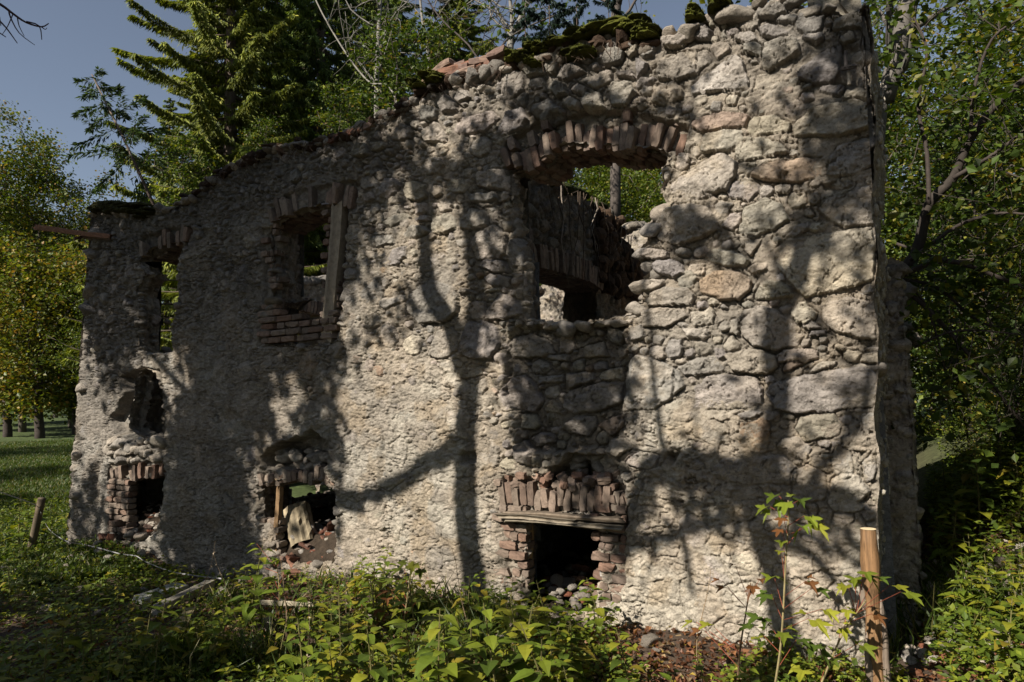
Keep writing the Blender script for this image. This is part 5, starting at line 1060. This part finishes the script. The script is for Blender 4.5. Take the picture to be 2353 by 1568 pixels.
for k in range(260):
    x, y = rk.uniform(-.15, .8), rk.uniform(.2, 1.8); s = rk.uniform(.015, .05); b_ = rk.random() < .2; rock(rb_, (x, y, float(gz(x, y))+.01), (s*1.3, s, s*.7), rk, T=ICO2, col=BRICK_C[0] if b_ else STONE_C[rk.integers(6)]*1.25)
o = rb_.build('rubble', M_STONE, None, True); tag(o, kind='stuff')
# ================================================================== undergrowth
def leaf_mesh(acc, base, d, L, Wd, r, col, droop=.35, fold=.18, lobed=False):
    """one leaf: folded along the midrib, drooping towards its tip"""
    if lobed:
        d = unit(np.asarray(d, float)); s = unit(np.cross(d, [0, 0, 1.0])+1e-6); n = np.cross(s, d)
        A = np.radians([-168, -140, -118, -100, -84, -70, -56, -42, -30, -20, -10, 0, 10, 20, 30, 42, 56, 70, 84, 100, 118, 140, 168])
        Rr = np.array([.10, .30, .52, .40, .44, .62, .88, .60, .42, .66, .78, 1.05, .78, .66, .42, .60, .88, .62, .44, .40, .52, .30, .10])*r.uniform(.85, 1.1, 23)
        x_ = np.cos(A)*Rr*L*.62+L*.36; y_ = np.sin(A)*Rr*Wd*.62; cup = r.uniform(.15, .8)
        V = [base+d*L*.34]+[base+d*a_+s*b_+n*(cup*abs(b_)*.8)+np.array([0, 0, -1])*droop*max(a_, 0)**2/L*.9 for a_, b_ in zip(x_, y_)]
        acc.add(np.array(V), [np.array([[0, i+1, i+2] for i in range(22)])], np.asarray(col)*r.uniform(.8, 1.2)); return
    d = unit(np.asarray(d, float)); s = unit(np.cross(d, [0, 0, 1.0])+1e-6); n = np.cross(s, d)
    if lobed:
        out = np.array([(0, .0), (.10, .28), (.02, .50), (.22, .46), (.30, .62), (.42, .40), (.55, .56), (.66, .30), (.74, .34), (1.0, 0.0)])
    else: out = np.array([(0, .02), (.12, .30), (.30, .50), (.52, .42), (.78, .20), (1.0, 0)])
    m = len(out); V = []
    for t, w_ in out:
        c = base+d*L*t+np.array([0, 0, -1])*droop*L*t*t; V += [c-n*0, c+s*w_*Wd+n*fold*w_*Wd*1.0, c-s*w_*Wd+n*fold*w_*Wd*1.0]
    i = np.arange(m-1)*3; F = np.concatenate([np.stack([i, i+1, i+4, i+3], 1), np.stack([i, i+3, i+5, i+2], 1)])
    acc.add(np.array(V), [F], np.asarray(col)*r.uniform(.8, 1.2))
PC = [(.20, .25, .025), (.14, .20, .022), (.30, .31, .03), (.09, .14, .02)]
def plant(r, h, n, L0, cols, lobed=False, pair=True, stemc=(.12, .11, .04), droop=.4, lean=.12, yellow=.12):
    S = Acc(); Lf = Acc(); a = r.uniform(0, 6.28); tip = np.array([math.cos(a), math.sin(a), 0])*h*lean*r.uniform(0, 2)
    P = np.array([tip*(t**1.6)+np.array([0, 0, h*t]) for t in np.linspace(0, 1, 8)]); P[0, 2] = -.05; tube(S, P, np.linspace(.004, .0016, 8)*(1+h), 4, stemc, cap=False)
    for k in range(n):
        t = .22+.78*(k+.5)/n; p = np.array([np.interp(t, np.linspace(0, 1, 8), P[:, i]) for i in range(3)]); az_ = k*PI/2+a+r.normal(0, .2)
        L = L0*(.55+.6*math.sin(PI*min(1, t*.8+.1)))*r.uniform(.8, 1.15)*(1-.35*t)
        for q in range(2 if pair else 1):
            az2 = az_+q*PI; dr = np.array([math.cos(az2), math.sin(az2), r.uniform(-.05, .45)]); st = p+unit(dr)*L*.25; tube(S, [p, st], [.0018, .0012], 3, stemc, cap=False)
            c = cols[r.integers(len(cols))] if r.random() > yellow else (.32, .26, .03); leaf_mesh(Lf, st, dr, L, L*(.62 if not lobed else .95), r, c, droop*r.uniform(.5, 1.4), .18, lobed)
    return S, Lf
def mkplant(name, label, cat, r, group=None, **kw):
    root = empty(name); tag(root, label, cat, group); S, Lf = plant(r, **kw); S.build('stem', M_BARK, root); Lf.build('leaves', M_LEAF, root); return root
protos = [mkplant('weed', 'leafy green weed with paired toothed leaves in the undergrowth', 'weed', R_(200+i), 'weeds in the foreground undergrowth', h=h, n=n, L0=L, cols=PC[:3] if i % 2 else PC) for i, (h, n, L) in enumerate(((.42, 7, .13), (.30, 6, .12), (.55, 9, .14), (.24, 5, .16), (.36, 8, .09), (.48, 7, .15)))]
protos += [mkplant('maple_seedling', 'low maple seedling with lobed green leaves in the undergrowth', 'seedling', R_(220+i), 'maple seedlings in the undergrowth', h=h, n=n, L0=L, cols=PC, lobed=True, yellow=.3) for i, (h, n, L) in enumerate(((.34, 4, .12), (.24, 4, .11)))]
used = [False]*len(protos)
def place(k, x, y, s, label=None):
    o = protos[k]
    if used[k]: o = copy_tree(o)
    used[k] = True; put(o, (x, y, float(gz(x, y))), rk.uniform(0, 6.28), s)
    o.rotation_euler = (rk.normal(0, .08), rk.normal(0, .08), rk.uniform(0, 6.28))
    return o
cnt = 0; tries = 0
while cnt < 300 and tries < 20000:
    tries += 1; px_, py_ = rk.uniform(-20, 2380), rk.uniform(1290, 1750); p = onground(px_, py_, 0)
    x, y = p[0], p[1]
    if y > -.16 and x < .05: continue
    if y < -3.4: continue
    dens = fbm(np.array([x*1.1]), np.array([y*1.1]), 3, 301)[0]; near = sm(1290, 1600, py_)
    if px_ > 1380 and px_ < 1980 and rk.random() > .42: continue
    if px_ < 560 and rk.random() > .45: continue
    if px_ > 2040 and rk.random() > .8: continue
    if dens < .47 and rk.random() < .93: continue
    k = rk.integers(0, len(protos)); s = rk.uniform(.38, 1.12)*(.75+.4*near)*(.6+.9*max(0, dens-.2))
    if 540 < px_ < 1300: s *= 1.22
    if y > -.5 and x < -.3: s *= .75
    place(k, x, y, s); cnt += 1
for k in range(40):                                   # rough growth on the meadow beside the ruin
    x, y = rk.uniform(-15, -10.4), rk.uniform(-1.6, 3.0); place(rk.integers(0, 6), x, y, rk.uniform(.6, 1.5))
for k in range(24):                                   # weeds reaching up to the low doorway
    x, y = rk.uniform(-3.3, -1.9), rk.uniform(-.75, -.18); place(rk.integers(0, len(protos)), x, y, rk.uniform(.5, .95))
for k in range(62):                                   # the bank of weeds right of the corner
    x, y = rk.uniform(.12, 1.1), rk.uniform(-.6, 4.5); place(rk.integers(0, 6), x, y, rk.uniform(.8, 1.5))
# the maple saplings singled out by the photograph
def sapling(name, label, pts, y0, leaves, seed, L0=.12, w0=.007, col=(.24, .20, .10), cols=PC):
    r = R_(seed); P = smooth_path([W(x, y, y0) for x, y in P_(pts)], 4); S = Acc(); Lf = Acc(); tube(S, P, np.linspace(w0, w0*.45, len(P)), 6, col)
    for (x, y, sz, br) in leaves:
        q = W(x, y, y0+r.uniform(-.05, .05)); i = np.argmin(np.linalg.norm(P-q, axis=1)); i = max(0, i-2); dr = q-P[i]+1e-4; tube(S, [P[i], q], [.0022, .0015], 3, (.25, .07, .04), cap=False)
        c = (.20, .085, .03) if br else cols[r.integers(len(cols))]
        leaf_mesh(Lf, q, unit(dr*[1, 1, .3]+[0, -.15, 0])+[0, 0, r.uniform(-.2, .15)], sz*1.2, sz, r, c, .45, .25, True)
        if sz > .09: leaf_mesh(Lf, q, unit(dr*[1, 1, .3]+r.normal(0, .25, 3)), sz*.8, sz*.7, r, c, .6, .3, True)
    root = empty(name, P[0]); tag(root, label, 'sapling'); so_ = S.build('stem', M_BARK, root); lo_ = Lf.build('leaves', M_LEAF, root)
    for o in (so_, lo_): o.location = -Vector(P[0])
    return root
sapling('maple_sapling', 'tall upright maple sapling with ragged leaves in front of the right wall', '1770,1640 1792,1500 1800,1400 1806,1280 1812,1190 1811,1150', -.85, [(1810, 1150, .12, 0), (1790, 1140, .12, 0), (1835, 1150, .11, 0), (1770, 1165, .10, 0), (1800, 1190, .09, 1), (1850, 1185, .12, 0), (1868, 1205, .11, 0), (1840, 1212, .10, 0), (1795, 1215, .08, 1), (1800, 1245, .08, 0), (1796, 1268, .07, 0), (1780, 1330, .11, 0), (1772, 1365, .12, 0), (1852, 1335, .10, 1), (1868, 1350, .11, 0), (1755, 1420, .13, 0), (1860, 1420, .14, 0), (1735, 1440, .12, 0), (1890, 1400, .10, 0), (1800, 1450, .12, 0), (1830, 1470, .12, 0)], 401)
sapling('maple_sapling', 'slanting maple sapling whose top leaves cross the orange post', '1850,1660 1900,1540 1940,1450 1990,1380', -.75, [(1985, 1315, .12, 0), (2010, 1330, .11, 0), (1965, 1330, .12, 0), (1948, 1345, .10, 0), (2045, 1345, .11, 0), (2070, 1360, .12, 0), (2005, 1410, .09, 1), (1945, 1400, .10, 0), (1935, 1440, .1, 0), (1970, 1480, .12, 0), (1880, 1480, .13, 0), (1900, 1520, .13, 0), (1850, 1540, .14, 0)], 402)
sapling('dry_stalk', 'thin stalk with brown curled leaves left of the tall maple sapling', '1690,1640 1700,1500 1712,1420 1725,1340', -.7, [(1672, 1352, .09, 1), (1660, 1335, .07, 1), (1730, 1345, .10, 1), (1745, 1332, .08, 1), (1640, 1440, .10, 0), (1620, 1450, .10, 1), (1600, 1430, .08, 0), (1690, 1300, .05, 1)], 403, col=(.14, .09, .05))
sapling('maple_sapling', 'yellowing maple sapling with big leaves before the pale middle wall', '912,1560 925,1450 935,1380 945,1310 952,1290', -.9, [(940, 1290, .11, 0), (958, 1290, .12, 0), (930, 1310, .12, 0), (970, 1305, .10, 0), (915, 1330, .12, 0), (985, 1330, .09, 0), (900, 1360, .11, 1), (960, 1380, .11, 0), (925, 1400, .12, 0)], 404, cols=[(.18, .19, .02), (.12, .15, .018)])
sapling('maple_sapling', 'yellow-leaved maple sapling left of the middle wall foot', '860,1560 862,1460 858,1380 850,1330', -.95, [(840, 1330, .12, 0), (860, 1325, .11, 0), (825, 1345, .11, 0), (880, 1340, .11, 0), (850, 1365, .12, 0), (890, 1375, .1, 1), (830, 1390, .11, 0), (875, 1400, .10, 1)], 405, cols=[(.26, .22, .02), (.17, .18, .02)])
sapling('maple_sapling', 'green maple sapling under the middle lower window', '640,1500 642,1400 640,1330 632,1290', -.7, [(625, 1290, .10, 0), (645, 1285, .10, 0), (608, 1305, .10, 0), (660, 1310, .10, 0), (590, 1250, .08, 0), (630, 1330, .11, 0), (605, 1340, .11, 0), (655, 1350, .12, 0)], 406)
# bare dry stems sticking up through the weeds
for i, (x, y, h, lab) in enumerate(((545, 1460, .75, 'dry upright stem under the pier left of the middle window'), (660, 1480, .7, 'dry curled stem left of the yellow saplings'), (1090, 1500, .8, 'thin dry stem before the trunk shadow on the wall'), (1190, 1560, .55, 'dry fluffy stem before the right lower window'), (710, 1560, .55, 'dry stem in the sunlit weeds'), (800, 1500, .6, 'dry stem between the weeds below the pale wall'), (1600, 1520, .7, 'dry brown stem in the litter before the right wall'), (420, 1450, .8, 'reddish dry stem beside the short board'))):
    p = onground(x, y, 0); r = R_(500+i); S = Acc(); lp = limb_path(r, (0, 0, -.05), (r.normal(0, .12), r.normal(0, .12), 1), h, 8, .07, .02); tube(S, lp, np.linspace(.004, .0015, 9), 4, (.30, .22, .14))
    for q in range(26): t = r.uniform(.35, 1); i_ = int(t*8); c = lp[min(i_, 8)]; rhomb(S, (c+r.normal(0, .004, 3))[None], unit(r.normal(size=(1, 3))), unit(r.normal(size=(1, 3))), .018, .010, (.34, .28, .2))
    single('withered_plant', lab, 'dead plant', S, M_BARK, (0, 0, 0)).location = p
# ---------- masses nobody could count: leaf litter, ground cover, grass
def region(n, f):
    out = []; 
    while len(out) < n:
        px_, py_ = rk.uniform(-60, 2420), rk.uniform(1270, 1760); d = ray(px_, py_)
        t = (.15-CAM[2])/d[2]; p = CAM+d*t
        if p[1] > -.05 and p[0] < .0: continue
        if f(px_, py_, p): out.append((p[0]+rk.normal(0, .05), p[1]+rk.normal(0, .05), px_, py_))
    return np.array(out)
Q = region(15000, lambda a, b, p: rk.random() < (1.0 if a > 600 else .45)); n = len(Q); L = Acc()
zz = gz(Q[:, 0], Q[:, 1])+rk.uniform(0, .035, n); D = unit(rk.normal(size=(n, 3))*[1, 1, .35]); N = unit(rk.normal(0, .45, (n, 3))+[0, 0, 1]); S = rk.uniform(.02, .065, n)
rhomb(L, np.stack([Q[:, 0], Q[:, 1], zz], 1), D, N, S, S*.75, leaf_cols(rk, n, [(.20, .085, .045), (.28, .13, .06), (.14, .075, .05), (.38, .27, .15), (.38, .27, .05)], (5, 4, 4, 1.5, .6), .35), .35)
tag(L.build('leaf_litter', M_LEAF), kind='stuff')
Q = region(30000, lambda a, b, p: fbm(np.array([p[0]*1.6]), np.array([p[1]*1.6]), 3, 302)[0] > ((.53 if 1340 < a < 1990 else .44) if a > 560 else .33)); n = len(Q); L = Acc()
zz = gz(Q[:, 0], Q[:, 1])+rk.random(n)**1.5*.13; D = unit(rk.normal(size=(n, 3))*[1, 1, .4]); N = unit(rk.normal(0, .35, (n, 3))+[0, -.1, 1]); S = rk.uniform(.018, .055, n)
rhomb(L, np.stack([Q[:, 0], Q[:, 1], zz], 1), D, N, S, S*.8, leaf_cols(rk, n, PC+[(.22, .22, .025)], (4, 5, 2.5, 3, .8), .3), .15)
# ground cover on the right bank and around the left of the ruin
for (x0, x1, y0, y1, n, h) in ((.05, 1.6, -.8, 6, 16000, .30), (-16, -9.9, -2.5, 4, 26000, .16), (-3.1, -2.0, -.15, .6, 900, .2), (-10.2, -7, -1.4, -.1, 5000, .09), (.3, 6, 4, 16, 14000, .5)):
    x, y = rk.uniform(x0, x1, n), rk.uniform(y0, y1, n); zz = gz(x, y)+rk.random(n)**1.3*h; D = unit(rk.normal(size=(n, 3))*[1, 1, .4]); N = unit(rk.normal(0, .35, (n, 3))+[0, -.1, 1]); S = rk.uniform(.02, .07, n); rhomb(L, np.stack([x, y, zz], 1), D, N, S, S*.6, leaf_cols(rk, n, PC, (4, 5, 2, 4), .3), .15)
tag(L.build('ground_cover', M_LEAF), kind='stuff')
L = Acc()
def blades(x, y, h, r, cols, wts, wd=.006):
    n = len(x); P = np.stack([x, y, gz(x, y)-.01], 1); D = unit(r.normal(0, .38, (n, 3))+[0, 0, 1]); H = h*r.uniform(.5, 1.2, n); S = unit(np.cross(D, r.normal(size=(n, 3)))); bend = unit(r.normal(size=(n, 3))*[1, 1, 0])*H[:, None]*.35
    c = leaf_cols(r, n, cols, wts); w_ = (S*wd*r.uniform(.6, 1.4, (n, 1)))
    V = np.stack([P-w_, P+w_, P+D*H[:, None]*.55+w_*.8+bend*.25, P+D*H[:, None]*.55-w_*.8+bend*.25, P+D*H[:, None]*.92+bend-[0, 0, .0]], 1).reshape(-1, 3); b = np.arange(n)[:, None]*5
    L.add(V, [b+np.array([[0, 1, 2, 3]]), b+np.array([[3, 2, 4]])], np.repeat(c, 5, axis=0))
GC = [(.075, .12, .02), (.11, .15, .025), (.22, .20, .07), (.05, .085, .015)]
for (px_, py_, n, sp_, h) in ((1010, 1420, 260, .2, .28), (1060, 1480, 240, .2, .3), (940, 1540, 160, .22, .26), (380, 1560, 260, .25, .28), (430, 1520, 260, .22, .3), (700, 1440, 200, .2, .25), (620, 1540, 260, .2, .3), (1120, 1430, 260, .2, .3), (540, 1390, 160, .2, .22), (1960, 1500, 160, .15, .25), (760, 1360, 160, .25, .2), (2200, 1450, 300, .3, .4), (2130, 1380, 240, .25, .35)):
    p = onground(px_, py_, 0); blades(p[0]+rk.normal(0, sp_, n), p[1]+rk.normal(0, sp_*.6, n), h, rk, GC, (4, 3, 2, 3))
n = 70000; u = rk.random(n); dist = 9+34*u**1.4; pxs_ = rk.uniform(-60, 330, n); 
d0 = ray(0, 930); xs_ = np.array([0.]); A_ = np.array([at(p, 1.0)-CAM*[1, 1, 0] for p in np.linspace(-60, 330, 40)]); ii = np.interp(pxs_, np.linspace(-60, 330, 40), np.arange(40)); dx = np.interp(ii, np.arange(40), A_[:, 0]); dy = np.interp(ii, np.arange(40), A_[:, 1])
gx, gy = CAM[0]+dx*dist, CAM[1]+dy*dist; m_ = ~((gx > -10.1) & (gy > -.1)); blades(gx[m_], gy[m_], .13, rk, [(.065, .11, .02), (.09, .13, .025), (.20, .18, .07)], (5, 3, 1.6), .012)
tag(L.build('grass', M_LEAF), kind='stuff')
